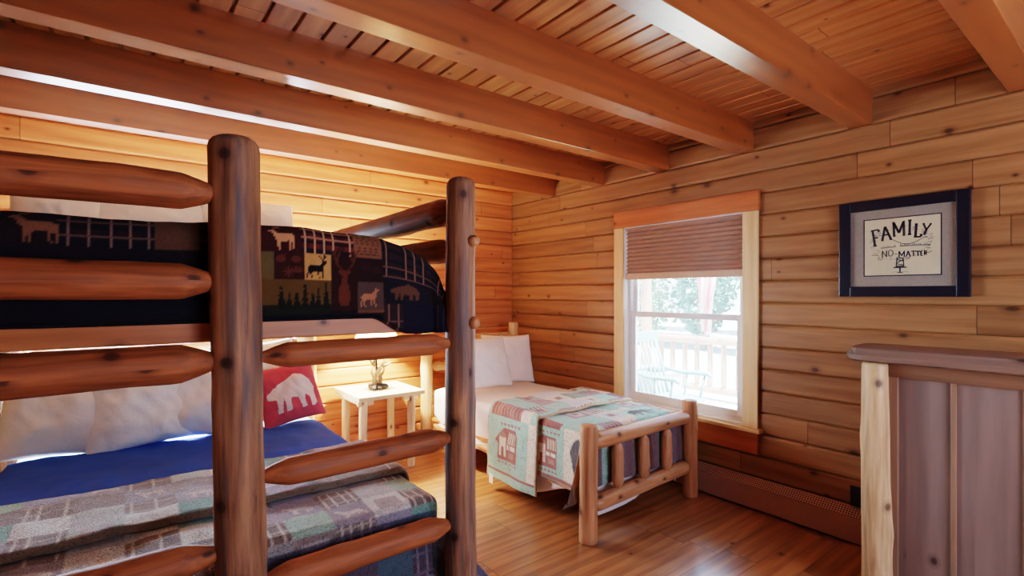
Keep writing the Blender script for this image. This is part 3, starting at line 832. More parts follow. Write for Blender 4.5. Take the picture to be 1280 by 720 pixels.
def lodge_colors(PX, PY):
    # q = distance up from the hanging hem of the front drop, in metres of cloth from the top edge (negative = down)
    Q = PY - UY0
    p = Paint(PX, Q, rgb(40, 22, 30))
    mar, nav, tan, grn, brn, blk = rgb(84, 22, 24), rgb(26, 26, 52), rgb(168, 126, 78), rgb(92, 78, 42), rgb(92, 56, 38), rgb(20, 14, 14)
    lt = rgb(176, 150, 118)
    # top surface: simple alternation
    for i in range(-4, 12):
        for j in range(0, 12):
            c = [mar, nav, brn, grn, rgb(52, 30, 34)][(i * 2 + j * 3) % 5]
            p.rect(i * 0.16, (i + 1) * 0.16, 0.06 + j * 0.16, 0.06 + (j + 1) * 0.16, c)
    # rows on the front drop, cloth distance from the top edge
    a0, a1, a2, a3, a4 = 0.06, 0.035, -0.065, -0.155, -0.29
    p.rect(-9, 9, a1, a0, nav)
    p.plaid(-.12, .10, a1, a0 + .02, nav, rgb(110, 90, 84), 0.045, 0.002)
    p.rect(-.0, .06, a1, a0, brn)
    # row 1
    p.rect(-9, -.13, a2, a1, rgb(46, 22, 36))
    p.plaid(-.15, .068, a2, a1, rgb(58, 26, 36), rgb(150, 120, 104), 0.046, 0.0022, dark=rgb(24, 22, 44))
    k = p.rect(.068, .185, a2 - .002, a1, rgb(120, 84, 60))
    p.plaid(.185, .37, a2, a1, rgb(58, 26, 36), rgb(150, 120, 104), 0.046, 0.0022, dark=rgb(24, 22, 44))
    p.rect(.355, .487, a2, a1, mar)
    p.plaid(.487, .675, a2, a1, rgb(128, 50, 36), rgb(214, 176, 138), 0.032, 0.0019, dark=rgb(40, 30, 46))
    k = p.rect(.675, .785, a2, a1, rgb(150, 104, 72))
    for i in range(9):
        yy = a2 + .012 + i * .010
        p.stroke([(.685 + .09 * t / 8, yy + (.002 if t % 2 else -.002)) for t in range(9)], .0012, rgb(110, 70, 50))
    p.plaid(.785, 1.4, a2 - .09, a1, rgb(64, 40, 44), rgb(160, 122, 96), 0.04, 0.002, dark=rgb(26, 26, 46))
    # row 2
    p.rect(-9, .37, a3, a2, rgb(40, 24, 40))
    p.rect(.30, .398, a3, a2, rgb(128, 110, 66))
    p.rect(.398, .497, a3, a2, rgb(76, 26, 26))
    for (lx, ly) in ((.402, a3 + .045), (.45, a3 + .045), (.425, a3 + .004), (.455, a3 + .01)):
        p.poly(LEAFP, rgb(120, 64, 46), lx, ly, .042, .042)
    p.rect(.497, .590, a3, a2 - .004, rgb(206, 160, 92))
    p.poly(BUCK, blk, .505, a3 + .006, .078, .075)
    for s in BUCK_H: p.stroke(s, .0016, blk, .505, a3 + .006, .078, .075)
    p.rect(.590, .690, a4 + .03, a2, rgb(64, 24, 24))
    p.rect(.690, .79, a3, a2, rgb(58, 24, 28))
    for (lx, ly) in ((.70, a3 + .03), (.74, a3 + .02)): p.poly(LEAFP, rgb(74, 34, 34), lx, ly, .045, .05)
    # row 3
    p.rect(-9, .37, a4, a3, rgb(26, 24, 48))
    p.rect(.30, .590, a4 + .02, a3, rgb(122, 92, 44))
    p.rect(.30, .590, a4 + .02, a3 - .085, rgb(44, 48, 34))
    for i, (tx, th) in enumerate(((.40, .085), (.425, .055), (.45, .065), (.478, .095), (.505, .06), (.525, .07), (.553, .095))):
        p.poly(TREE, rgb(34, 36, 26), tx, a3 - .098, .042, th)
    p.poly(BUST, rgb(126, 66, 42), .600, a4 + .045, .085, .21)
    for s in BUST_H: p.stroke(s, .0035, rgb(116, 62, 40), .593, a4 + .045, .10, .21)
    p.rect(.694, .79, a4 + .03, a3 + .002, rgb(104, 84, 78))
    p.poly(BUCK, rgb(184, 130, 92), .702, a4 + .042, .078, .085)
    p.rect(.694, .80, a4 - .03, a4 + .03, rgb(136, 92, 66))
    p.plaid(.79, .87, a4 - .2, a3 - .06, rgb(60, 40, 46), rgb(150, 118, 98), 0.04, 0.002)
    p.rect(.80, .98, a4 + .05, a3 + .02, rgb(30, 28, 52))
    p.poly(BEAR, rgb(120, 84, 62), .815, a4 + .07, .13, .075)
    p.plaid(.87, 1.5, a4 - .3, a4 + .05, rgb(28, 26, 58), rgb(96, 82, 92), 0.05, 0.002)
    p.rect(-9, .79, a4 - .3, a4 + .02, rgb(22, 20, 40))
    # elks
    p.poly(ELK, rgb(150, 104, 74), -.245, a2 + .004, .105, .088)
    for s in ELK_H: p.stroke(s, .0018, rgb(130, 90, 66), -.245, a2 + .004, .105, .088)
    p.poly(ELK, rgb(214, 162, 112), .385, a2 + .006, .085, .078)
    for s in ELK_H: p.stroke(s, .0014, rgb(180, 130, 92), .385, a2 + .006, .085, .078)
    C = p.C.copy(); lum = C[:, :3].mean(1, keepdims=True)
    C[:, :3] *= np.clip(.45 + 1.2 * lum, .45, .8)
    return C


def lodge_drape(PX, PY):
    # the right front corner hangs lower and swings outwards
    P = drape_pts(PX, PY, (UX0 - .3, UX1, UY0, UY1 + .3), TOPU, R=0.05, flare=0.05, ripple=0.008, rf=11, puff=0.006, seed=3, zmin=1.30)
    hem = (PY < UY0 - .12)
    # front hem is pushed up by the board: keep it above 1.37 left of the corner
    w = np.clip((PX - 0.74) / 0.16, 0, 1); w = w * w * (3 - 2 * w)
    lim = 1.372 * (1 - w) + 1.302 * w
    low = P[:, 2] < lim
    P[:, 1] = np.where(low, P[:, 1] + np.clip(lim - P[:, 2], 0, .02) * 0.5, P[:, 1])
    P[:, 2] = np.where(low, lim + 0.05 * (P[:, 2] - lim), P[:, 2])
    # the crown of the quilt falls away towards the right end
    dz = 0.13 * np.clip((PX - 0.76) / 0.29, 0, 1.1) ** 2
    up = np.clip((P[:, 2] - 1.40) / 0.25, 0, 1)
    P[:, 2] -= dz * up
    P[:, 2] += 0.018 * np.exp(-((PX - 0.45) / 0.25) ** 2) * up
    return P


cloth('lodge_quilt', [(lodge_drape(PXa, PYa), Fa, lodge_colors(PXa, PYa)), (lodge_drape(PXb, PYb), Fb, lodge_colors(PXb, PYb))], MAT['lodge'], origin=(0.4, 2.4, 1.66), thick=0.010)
tag(bpy.data.objects['lodge_quilt'], 'dark patchwork quilt with deer, bear and pine trees on the upper bunk', 'quilt')


# ---- pillows
def pillow(name, w, h, t, loc, rot, mat, label, group=None, seed=0, col=None, res=44, cat='pillow', sag=0.0):
    v, f = [], []
    n = res
    for side in (1, -1):
        for j in range(n + 1):
            for i in range(n + 1):
                u, q = -1 + 2 * i / n, -1 + 2 * j / n
                e = max(0.0, (1 - abs(u) ** 2.6) * (1 - abs(q) ** 2.6)) ** 0.55
                x = u * w / 2 * (1 - 0.075 * (1 - q * q) - 0.03 * (abs(q)) ** 3)
                y = q * h / 2 * (1 - 0.075 * (1 - u * u))
                a = Vector((u * 1.6 + seed * 5.3, q * 1.6, side * 3))
                wr = mnoise.noise(a) * 0.18 + mnoise.noise(a * 2.3) * 0.10 + abs(mnoise.noise(Vector((u * 3.2 + q * 2 + seed, q * 1.2, side)))) * 0.12
                fold = 0.05 * math.sin(9 * u + 4 * q * q + seed) * (q * q) * (1 - u * u)
                z = side * t / 2 * e * (0.92 + wr + fold) + 0.012 * mnoise.noise(Vector((u * 2 + seed, q * 2, 9)))
                y -= sag * (1 - u * u) * max(0, q) * .2
                v.append((x, y, z))
    m1 = (n + 1) ** 2
    for j in range(n):
        for i in range(n):
            a = j * (n + 1) + i
            f.append((a, a + 1, a + n + 2, a + n + 1))
            f.append((m1 + a, m1 + a + n + 1, m1 + a + n + 2, m1 + a + 1))
    me = pydata(name, v, f, True)
    if col is not None:
        V = np.array(v)
        set_cols(me, col(V[:, 0] / w + .5, V[:, 1] / h + .5, np.arange(len(v)) < m1))
    bm = bmesh.new(); bm.from_mesh(me)
    bmesh.ops.remove_doubles(bm, verts=bm.verts, dist=0.0008)
    bm.to_mesh(me); bm.free(); smooth(me)
    o = bpy.data.objects.new(name, me); COL.objects.link(o)
    me.materials.append(mat)
    o.location = loc; o.rotation_euler = rot
    WORLD[o.name] = Vector(loc)
    return tag(o, label, cat, group)


R_ = math.radians
g = 'white pillows along the head of the lower bunk'
pillow('pillow', 0.60, 0.52, 0.22, (-0.235, 3.66, 0.822), (R_(74), R_(4), R_(-4)), MAT['pillow'], 'white pillow at the far left end of the lower bunk row', g, 1)
pillow('pillow', 0.56, 0.52, 0.24, (0.075, 3.62, 0.822), (R_(72), R_(-5), R_(4)), MAT['pillow'], 'white pillow on the lower bunk, second from the left', g, 2)
pillow('pillow', 0.56, 0.52, 0.24, (0.40, 3.63, 0.825), (R_(70), R_(7), R_(-7)), MAT['pillow'], 'white pillow on the lower bunk, third from the left, just left of the ladder post', g, 3)
pillow('pillow', 0.56, 0.54, 0.22, (0.72, 3.80, 0.86), (R_(74), R_(-4), R_(6)), MAT['pillow'], 'white pillow on the lower bunk tucked behind the red bear cushion', g, 4)


def redcol(U, V, front):
    p = Paint(U, V, rgb(192, 84, 98))
    p.poly(BEAR, rgb(232, 222, 214), .13, .18, .76, .64)
    p.C[~front] = rgb(192, 84, 98)
    return p.C


pillow('bear_cushion', 0.41, 0.41, 0.14, (0.872, 3.60, 0.785), (R_(64), R_(-8), R_(4)), MAT['redp'], 'red square cushion with a white bear on the lower bunk', None, 5, col=redcol, res=90, cat='cushion')

g = 'white pillows along the head of the upper bunk'
pillow('pillow', 0.40, 0.46, 0.18, (-0.30, 3.72, 1.85), (R_(62), 0, R_(3)), MAT['pillow'], 'white pillow at the left end of the upper bunk, seen under the top rail', g, 6)
pillow('pillow', 0.62, 0.46, 0.18, (0.13, 3.74, 1.845), (R_(62), R_(-3), R_(-3)), MAT['pillow'], 'white pillow in the middle of the upper bunk, seen under the top rail', g, 7)
pillow('pillow', 0.60, 0.50, 0.20, (0.66, 3.72, 1.875), (R_(63), R_(2), R_(2)), MAT['pillow'], 'white rounded pillow top showing just right of the ladder post on the upper bunk', g, 8)

# ---- lower bunk: blue sheet, quilt
LX0, LX1, LY0 = BX0 + 0.075, 1.06, BY0 + 0.095
PX, PY, F = grid(LX0 + 0.0, LX1 + 0.22, 2.55, 3.58, 0.02)
blueP = drape_pts(PX, PY, (LX0 - .2, LX1, LY0 - .3, 4.3), 0.59, R=0.045, puff=0.007, seed=11, ripple=0.006)
cloth('blue_sheet', [(blueP, F, None)], MAT['blue'], origin=(0.3, 3.0, 0.58), thick=0.006)
tag(bpy.data.objects['blue_sheet'], 'plain royal blue sheet across the middle of the lower bunk', 'sheet')

MINT, CREAM, RUST, CHAR, LAV, BRN, TEAL = rgb(162, 194, 172), rgb(222, 210, 184), rgb(154, 92, 76), rgb(76, 70, 70), rgb(156, 150, 156), rgb(122, 104, 92), rgb(128, 164, 148)


def lower_colors(PX, PY):
    p = Paint(PX, PY, rgb(120, 112, 104))
    cs = [MINT, rgb(214, 214, 204), rgb(142, 130, 122), rgb(166, 160, 172), TEAL, rgb(186, 190, 180), rgb(150, 150, 146)]
    for i in range(-5, 14):
        for j in range(-6, 12):
            c = cs[(i * 3 + j * 5 + (i * j) % 3) % 7]
            xa, ya = i * 0.155, 1.72 + j * 0.15
            if (i + 2 * j) % 4 == 0:
                p.plaid(xa, xa + .155, ya, ya + .15, rgb(128, 112, 100), rgb(206, 196, 180), 0.038, 0.003)
            elif (i + j) % 5 == 0:
                p.rect(xa, xa + .155, ya, ya + .15, LAV)
                p.poly(ELK, rgb(206, 196, 186), xa + .02, ya + .03, .115, .09)
            elif (i * 2 + j) % 5 == 1:
                p.rect(xa, xa + .155, ya, ya + .15, c)
                p.rect(xa + .03, xa + .125, ya + .03, ya + .12, rgb(180, 170, 160))
            else:
                p.rect(xa, xa + .155, ya, ya + .15, c)
    # hanging foot end: dark navy cloth, with its shade darkened into the patches
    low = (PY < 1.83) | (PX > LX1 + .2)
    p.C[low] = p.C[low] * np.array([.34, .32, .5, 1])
    return p.C


PX, PY, F = grid(LX0, LX1 + 0.56, LY0 - 0.48, 2.40, 0.0085)
A = (drape_pts(PX, PY, (LX0 - .2, LX1, LY0 - .012, 4.3), 0.600, R=0.05, puff=0.007, seed=21, flare=0.05, ripple=0.012, cf=0.0) + np.stack([.75 * np.clip(PX - LX1 - .10, 0, 1), 0 * PX, 0 * PX], 1), F, lower_colors(PX, PY))
PX, PY, F = grid(LX0, LX1 + 0.42, 2.20, 2.74, 0.0085)
Pq = drape_pts(PX, PY, (LX0 - .2, LX1 + .012, LY0 - .5, 4.3), 0.637, R=0.05, puff=0.010, seed=22, flare=0.12, ripple=0.012)
e = np.clip((PY - 2.20) / 0.03, 0, 1)
Pq[:, 2] -= 0.022 * (1 - e) ** 2
e2 = np.clip((2.74 - PY) / 0.03, 0, 1)
Pq[:, 2] -= 0.025 * (1 - e2) ** 2
cB = lower_colors(PX, PY)
cB[PY < 2.225] = rgb(120, 104, 84)
B = (Pq, F, cB)
cloth('patchwork_quilt', [A, B], MAT['quilt'], origin=(0.3, 2.3, 0.6), thick=0.014)
tag(bpy.data.objects['patchwork_quilt'], 'green, grey and brown patchwork quilt folded over at the foot of the lower bunk', 'quilt')

# ------------------------------------------------------------------ SINGLE BED
SX0, SX1, SY0, SY1 = 2.145, 3.225, 2.06, 4.14
sb = empty('log_bed', (2.68, 3.1, 0), 'single pine log bed with spindle footboard under the window', 'bed')
Bl = MAT['bed_log']
log('post', (SX0, SY0 - .01, 0), (SX0, SY0 - .01, 0.685), 0.054, 0.052, Bl, sb, ('flat', 'flat'), seed=51, knots=3, wob=.03)
log('post', (SX1, SY0 + .02, 0), (SX1, SY0 + .02, 0.69), 0.052, 0.052, Bl, sb, ('flat', 'flat'), seed=52, knots=3, wob=.03)
log('post', (2.20, SY1, 0), (2.20, SY1, 1.16), 0.055, 0.052, MAT['pale_log'], sb, ('flat', 'flat'), seed=53)
log('post', (3.205, SY1, 0), (3.205, SY1, 1.16), 0.053, 0.05, MAT['pale_log'], sb, ('flat', 'flat'), seed=54)
log('foot_rail', (SX0 + .03, SY0 - .005, 0.575), (SX1 - .03, SY0 + .02, 0.575), 0.05, 0.046, Bl, sb, T2, seed=55, tl=.05, tr=.7, knots=3)
log('foot_rail', (SX0 + .03, SY0 - .005, 0.205), (SX1 - .03, SY0 + .02, 0.215), 0.048, 0.046, Bl, sb, T2, seed=56, tl=.05, tr=.7, knots=3)
for i, x in enumerate((2.41, 2.67, 2.93)):
    log('spindle', (x, SY0 + .002 + i * .005, 0.235), (x, SY0 + .002 + i * .005, 0.55), 0.037, 0.036, Bl, sb, T2, seed=57 + i, tl=.055, tr=.6, knots=1, n=22)
for z, s in ((1.02, 61), (0.52, 62), (0.78, 65)):
    log('head_rail', (2.23, SY1, z), (3.175, SY1, z), 0.045, 0.045, MAT['pale_log'], sb, T2, seed=s, tl=.06)
log('side_rail', (2.255, SY0 + .12, 0.25), (2.255, SY1 - .05, 0.25), 0.045, 0.045, Bl, sb, T2, seed=63, tl=.07)
log('side_rail', (3.13, SY0 + .12, 0.25), (3.13, SY1 - .05, 0.25), 0.045, 0.045, Bl, sb, T2, seed=64, tl=.07)
box('platform', 2.215, 3.165, SY0 + .07, SY1 - .06, 0.30, 0.325, MAT['platform'], sb, 0.002)
mattress('mattress', 2.225, 3.155, SY0 + .085, SY1 - .065, 0.327, 0.585, MAT['white_sheet'], 'white mattress on the single log bed', 0.05)

PX, PY, F = grid(2.215 - 0.47, 3.16 + 0.3, SY0 + .085 - 0.54, 3.98, 0.02)
shP = drape_pts(PX, PY, (2.212, 3.165, SY0 + .078, 4.5), 0.598, R=0.045, puff=0.006, seed=31, flare=-0.03, ripple=0.008, rf=12, zmin=0.06, cf=0.02)
shP[:, 2] += (0.07 * np.sin(PY * 6.0 + 1.0) + .05) * np.clip((2.2 - PX) / .45, 0, 1) * (PX < 2.2) + 0.05 * (1 - np.cos((PX - 2.42) * 4.5)) * np.clip((2.1 - PY) / .5, 0, 1) * (PY < 2.1)
cloth('bed_sheet', [(shP, F, None)], MAT['white_sheet'], origin=(2.7, 3.0, 0.59), thick=0.004)
tag(bpy.data.objects['bed_sheet'], 'white sheet covering the single bed and hanging below its quilt', 'sheet')


def house(p, cx, cy, s, ax):
    """appliqued log cabin block; ax maps block (u right, v up) onto (PX, PY)."""
    def pts(l): return [ax(cx, cy, s, u, v) for u, v in l]
    def Q(u0, u1, v0, v1, c): p.C[p.inside(pts([(u0, v0), (u1, v0), (u1, v1), (u0, v1)]))] = c
    p.C[p.inside(pts([(-.30, .18), (-.42, .05), (-.30, -.0), (-.30, -.34), (.36, -.34), (.36, .26), (.30, .36), (-.12, .36)]))] = RUST
    Q(-.26, -.02, -.26, .16, CREAM)
    p.C[p.inside(pts([(-.28, .16), (-.14, .32), (.0, .16)]))] = rgb(170, 120, 96)
    Q(.02, .32, .06, .28, rgb(206, 190, 156))
    for k in range(4): Q(.02 + k * .08, .05 + k * .08, .06, .28, RUST)
    Q(.02, .32, -.08, .02, CREAM); Q(.12, .16, -.08, .02, RUST)
    Q(-.18, -.10, -.26, -.04, RUST); Q(.08, .26, -.26, -.12, rgb(176, 130, 108))
    for k in range(6):
        u = -.28 + k * .115
        p.C[p.inside(pts([(u, -.42), (u + .09, -.42), (u + .045, -.35)]))] = RUST
        p.C[p.inside(pts([(u + .05, .46), (u + .14, .46), (u + .095, .39)]))] = RUST


def bed_colors(PX, PY, upper):
    p = Paint(PX, PY, MINT)
    xe = 2.205    # left edge of the mattress top
    # top
    cs = [MINT, rgb(206, 202, 196), rgb(164, 134, 130), MINT, CREAM, rgb(170, 214, 192)]
    for i in range(0, 9):
        for j in range(-4, 9):
            xa, ya = xe + .02 + i * .17, 2.06 + j * .175
            c = cs[(i * 2 + j * 3 + (i * j) % 2) % 6]
            p.rect(xa, xa + .17, ya, ya + .175, c)
            if (i + j) % 3 == 0:
                p.rect(xa + .035, xa + .135, ya + .035, ya + .14, rgb(206, 196, 178))
                p.rect(xa + .06, xa + .11, ya + .06, ya + .115, rgb(150, 100, 84))
            if (i + 2 * j) % 5 == 1:
                for k in range(5): p.rect(xa + .01 + k * .032, xa + .024 + k * .032, ya + .01, ya + .165, rgb(130, 84, 74))
    k = p.rect(2.72, 3.06, 2.08, 2.36, rgb(164, 204, 182))
    p.poly(BEAR, CHAR, 2.76, 2.20, .26, .13, flip=True)
    # the left drop: cloth x below xe
    ax = lambda cx, cy, s, u, v: (cx + s * v * 1.0, cy - s * u)
    if upper:
        p.rect(xe - .6, xe, 2.5, 3.4, MINT)
        p.rect(xe - .09, xe + .03, 2.72, 3.06, RUST)
        for k in range(9): p.rect(xe - .085, xe + .02, 2.73 + k * .036, 2.743 + k * .036, rgb(176, 140, 116))
        p.rect(xe - .09, xe + .03, 2.62, 2.72, CREAM)
        p.rect(xe - .6, xe - .09, 2.52, 2.64, CREAM)
        house(p, xe - .29, 2.87, .33, ax)
        p.rect(xe - .505, xe - .485, 2.5, 3.4, RUST)
        p.rect(xe - .6, xe - .505, 2.5, 3.4, MINT)
    else:
        p.rect(xe - .6, xe, 1.2, 2.75, MINT)
        p.rect(xe - .03, xe + .03, 2.36, 2.66, RUST)
        house(p, xe - .19, 2.49, .30, ax)
        p.rect(xe - .6, xe - .0, 2.10, 2.32, CREAM)
        bx = [(xe - .30 + .26 * a, 2.12 + .15 * b) for a, b in BEAR]
        p.C[p.inside(bx)] = CHAR
        p.rect(xe - .6, xe - .35, 1.2, 2.75, MINT)
        p.rect(xe - .36, xe - .335, 1.2, 2.75, RUST)
        # foot drop
        p.rect(2.15, 3.3, 1.3, 2.10, rgb(120, 92, 92))
        for i in range(8):
            p.rect(2.2 + i * .14, 2.27 + i * .14, 1.3, 2.08, [rgb(104, 60, 52), MINT, rgb(132, 110, 120), BRN][i % 4])
        p.rect(1.6, 2.2, 1.2, 2.10, rgb(176, 132, 88))
        p.rect(1.6, 2.02, 1.2, 1.98, rgb(104, 80, 62))
    return p.C


rectq = (2.198, 3.178, SY0 + .066, 4.6)
PX, PY, F = grid(2.198 - .355, 3.178 + .34, SY0 + .066 - .33, 2.66, 0.0085)
A = (drape_pts(PX, PY, rectq, 0.618, R=0.05, puff=0.007, seed=41, flare=0.03, ripple=0.008, rf=8, zmin=.03, cf=0.0, cfx=0.50, xmax=3.325, emax=0.36), F, bed_colors(PX, PY, False))
PX, PY, F = grid(2.198 - .55, 3.178 + .30, 2.55, 3.11, 0.0085)
Pq = drape_pts(PX, PY, (2.172, 3.190, 1.0, 4.6), 0.648, R=0.055, puff=0.010, seed=42, flare=0.03, ripple=0.014, rf=10, zmin=.03)
e = np.clip((PY - 2.55) / 0.03, 0, 1); Pq[:, 2] -= 0.02 * (1 - e) ** 2 * (Pq[:, 2] > .55)
e2 = np.clip((3.11 - PY) / 0.03, 0, 1); Pq[:, 2] -= 0.03 * (1 - e2) ** 2 * (Pq[:, 2] > .55)
# let the loose end of the folded part droop
Pq[:, 2] -= 0.03 * np.clip((0.4 - Pq[:, 2]) / .3, 0, 1) * (0.5 - 0.5 * np.cos((PY - 2.55) / .56 * 2 * PI)) * 0
cB = bed_colors(PX, PY, True)
cB[PY < 2.565] = rgb(196, 170, 130); cB[PY > 3.10] = rgb(196, 170, 130)
q = cloth('patchwork_quilt', [A, (Pq, F, cB)], MAT['quilt'], origin=(2.7, 2.5, 0.62), thick=0.012)
tag(q, 'mint, cream and rust quilt with log cabin and bear patches folded across the single bed', 'quilt')
_k = (PX < PX.min() + .001) & (np.abs(PY - 3.05) < .012)
hx, hz = float(Pq[_k, 0].mean()), float(Pq[_k, 2].mean())
box('care_tag', hx - .0015, hx + .0015, 3.03, 3.075, hz - .055, hz + .015, MAT['white_sheet'], q, 0.0)['label'] = 'small white care tag'

g = 'white pillows at the head of the single bed'
pillow('pillow', 0.62, 0.47, 0.18, (2.49, 3.66, 0.845), (R_(72), R_(0), R_(5)), MAT['white_sheet'], 'front white pillow propped on the single bed, beside the bunk post', g, 9)
pillow('pillow', 0.56, 0.47, 0.17, (2.88, 3.80, 0.84), (R_(74), R_(2), R_(-6)), MAT['white_sheet'], 'back white pillow on the single bed, next to the right wall', g, 10)

# ------------------------------------------------------------------ NIGHTSTAND AND LAMP
ns = empty('nightstand', (1.715, 4.09, 0), 'small pale pine nightstand with log legs between the two beds', 'nightstand')
nx0, nx1, ny0, ny1, nz = 1.43, 2.00, 3.80, 4.37, 0.645
box('tabletop', nx0, nx1, ny0, ny1, nz - 0.034, nz, MAT['night'], ns, 0.005)
for sx in (0, 1):
    for sy in (0, 1):
        x = nx0 + .065 if sx == 0 else nx1 - .085
        y = ny0 + .085 if sy == 0 else ny1 - .085
        log('leg', (x, y, 0), (x + (.006 if sx == 0 else -.004), y, nz - 0.036), 0.031, 0.033, MAT['night_log'], ns, ('flat', 'flat'), seed=70 + sx * 2 + sy, knots=2, n=20, wob=.03)
for y in (ny0 + .085, ny1 - .085):
    box('bracket', nx0 + .02, nx0 + .15, y - .02, y + .02, nz - .085, nz - .035, MAT['night'], ns, 0.008)
    box('bracket', nx1 - .16, nx1 - .03, y - .02, y + .02, nz - .085, nz - .035, MAT['night'], ns, 0.008)
bm = bmesh.new()
for i in range(9):
    add_box(bm, nx0 - .004, nx0 + .016, ny0 + .01 + i * .061, ny0 + .06 + i * .061, nz - .058, nz - .034, .008)
link('scalloped_edge', bm_mesh('scalloped_edge', bm), MAT['night'], ns)

lx, ly = 1.69, 4.08
lamp = empty('table_lamp', (lx, ly, nz), 'lit antler table lamp with cream shade on the nightstand', 'lamp')
bm = bmesh.new()
rnd = random.Random(5)
for i in range(26):
    a = rnd.uniform(0, 2 * PI); rr = rnd.uniform(0.0, 0.085)
    s = rnd.uniform(.018, .032)
    r = bmesh.ops.create_icosphere(bm, subdivisions=2, radius=s)
    for vtx in r['verts']:
        vtx.co = Vector((lx + rr * math.cos(a), ly + rr * math.sin(a), nz + .006 + s * .7)) + Vector((vtx.co.x, vtx.co.y, vtx.co.z * .75)) * (1 + .25 * mnoise.noise(vtx.co * 60 + Vector((i, 0, 0))))
link('rock_base', bm_mesh('rock_base', bm, True), MAT['rock'], lamp)


def antler(pts, r0, r1, par):
    bm = bmesh.new()
    for p, ra, rb in pts:
        add_tube(bm, [(lx + x, ly + y, nz + z) for x, y, z in p], [1.35 * (ra + (rb - ra) * i / (len(p) - 1)) for i in range(len(p))], 10)
    return link('antler', bm_mesh('antler', bm, True), MAT['antler'], par)


antler([([(-.03, -.02, .03), (-.035, -.03, .08), (-.01, -.035, .14), (.03, -.03, .19), (.06, -.02, .23), (.075, -.01, .29)], .017, .009),
        ([(.03, -.03, .19), (.07, -.045, .205), (.11, -.05, .225)], .012, .005), ([(-.03, -.03, .09), (-.06, -.04, .15), (-.055, -.045, .21)], .011, .004)], .016, .006, lamp)
antler([([(.03, .01, .03), (.035, 0, .09), (.012, .01, .15), (-.012, .015, .22), (-.015, .01, .32)], .016, .008),
        ([(-.01, .015, .2), (-.05, .01, .24), (-.07, .0, .30)], .010, .004), ([(.03, 0, .1), (.065, .0, .15), (.07, .005, .20)], .010, .004)], .016, .006, lamp)
tube('stem', [(lx, ly, nz + .03), (lx, ly, nz + .55)], .006, MAT['dark'], lamp, 12)
lathe('lamp_shade', [(.178, .43), (.172, .445), (.085, .665), (.083, .67)], (lx, ly, nz), MAT['shade'], lamp, 48)
bm = bmesh.new()
r = bmesh.ops.create_uvsphere(bm, u_segments=16, v_segments=12, radius=.03)
for vtx in r['verts']: vtx.co += Vector((lx, ly, nz + .47))
link('bulb', bm_mesh('bulb', bm, True), MAT['bulb'], lamp)

# ------------------------------------------------------------------ DRESSER
dr = empty('log_dresser', (2.9, 0.2, 0), 'tall wooden dresser with a knotty pale log corner post and plank side at right', 'dresser')
DX0, DX1, DY0, DY1 = 2.835, 3.27, -0.55, 0.83
DT = 1.128
log('corner_post', (2.815, DY1 - .0, 0), (2.825, DY1 + .0, DT), 0.062, 0.054, MAT['dress_log'], dr, ('flat', 'flat'), seed=81, knots=10, kb=1.3, wob=.07, n=36, bend=.006)
log('corner_post', (2.82, DY0, 0), (2.82, DY0, DT), 0.06, 0.055, MAT['dress_log'], dr, ('flat', 'flat'), seed=82, knots=7, wob=.08)
log('corner_post', (2.96, DY1, 0), (2.96, DY1, DT), 0.055, 0.052, MAT['dress_log'], dr, ('flat', 'flat'), seed=83)
log('corner_post', (2.96, DY0, 0), (2.96, DY0, DT), 0.055, 0.052, MAT['dress_log'], dr, ('flat', 'flat'), seed=84)
# side panel: three vertical planks with a raised seam
bm = bmesh.new()
pw = 0.222
for i in range(6):
    a = DY1 - .055 - pw * (i + 1)
    if a < DY0: a = DY0
    add_box(bm, 2.838, 2.858, a + .001, DY1 - .055 - pw * i - .001, .06, DT - .04, .004)
sdp = link('side_panel', bm_mesh('side_panel', bm), MAT['dress_panel'], dr)
bm = bmesh.new()
for i in (1, 2, 3, 4, 5): add_box(bm, 2.828, 2.842, DY1 - .055 - pw * i - .010, DY1 - .055 - pw * i + .010, .07, DT - .05, .005)
link('seam_batten', bm_mesh('seam_batten', bm), MAT['dress_stile'], sdp)
box('stile', 2.824, 2.842, DY1 - .082, DY1 - .045, .06, DT - .055, MAT['dress_stile'], dr, .004)
box('top_rail', 2.818, 2.846, DY0 + .02, DY1 - .03, DT - .062, DT, MAT['dress_rail'], dr, .005)
box('end_panel', 2.86, 2.95, DY1 - .02, DY1 - .0, .06, DT, MAT['dress_panel'], dr, .003)
box('end_panel', 2.86, 2.95, DY0, DY0 + .02, .06, DT, MAT['dress_panel'], dr, .003)
box('back_panel', 2.955, 2.97, DY0, DY1, .06, DT, MAT['dress_panel'], dr, .003)
# slab top with a live edge
v, f = [], []
ny = 60
for j in range(ny + 1):
    y = -0.66 + (0.925 + .66) * j / ny
    wv = .006 * mnoise.noise(Vector((y * 5, 2, 0)))
    endr = .03 * max(0, (y - .88) / .045) ** 2 if y > .88 else 0
    for (x, z) in ((2.755 + wv + endr, DT + .012), (2.75 + wv + endr, DT + .035), (2.768 + wv + endr, DT + .066), (2.80 + endr, DT + .074), (3.02, DT + .074), (3.02, DT + .002), (2.79 + endr, DT + .002)):
        yy = y + (0.018 * (1 - abs(z - DT - .03) / .045) if j == ny else 0) + .004 * mnoise.noise(Vector((x * 20, z * 40, y)))
        v.append((x, yy, z))
K = 7
for j in range(ny):
    for k in range(K):
        f.append((j * K + k, j * K + (k + 1) % K, (j + 1) * K + (k + 1) % K, (j + 1) * K + k))
f.append(tuple(range(K))); f.append(tuple(ny * K + k for k in range(K))[::-1])
bm = bmesh.new(); me = pydata('slab_top', v, f); bm.from_mesh(me)
link('slab_top', bm_mesh('slab_top', bm), MAT['dress_slab'], dr)

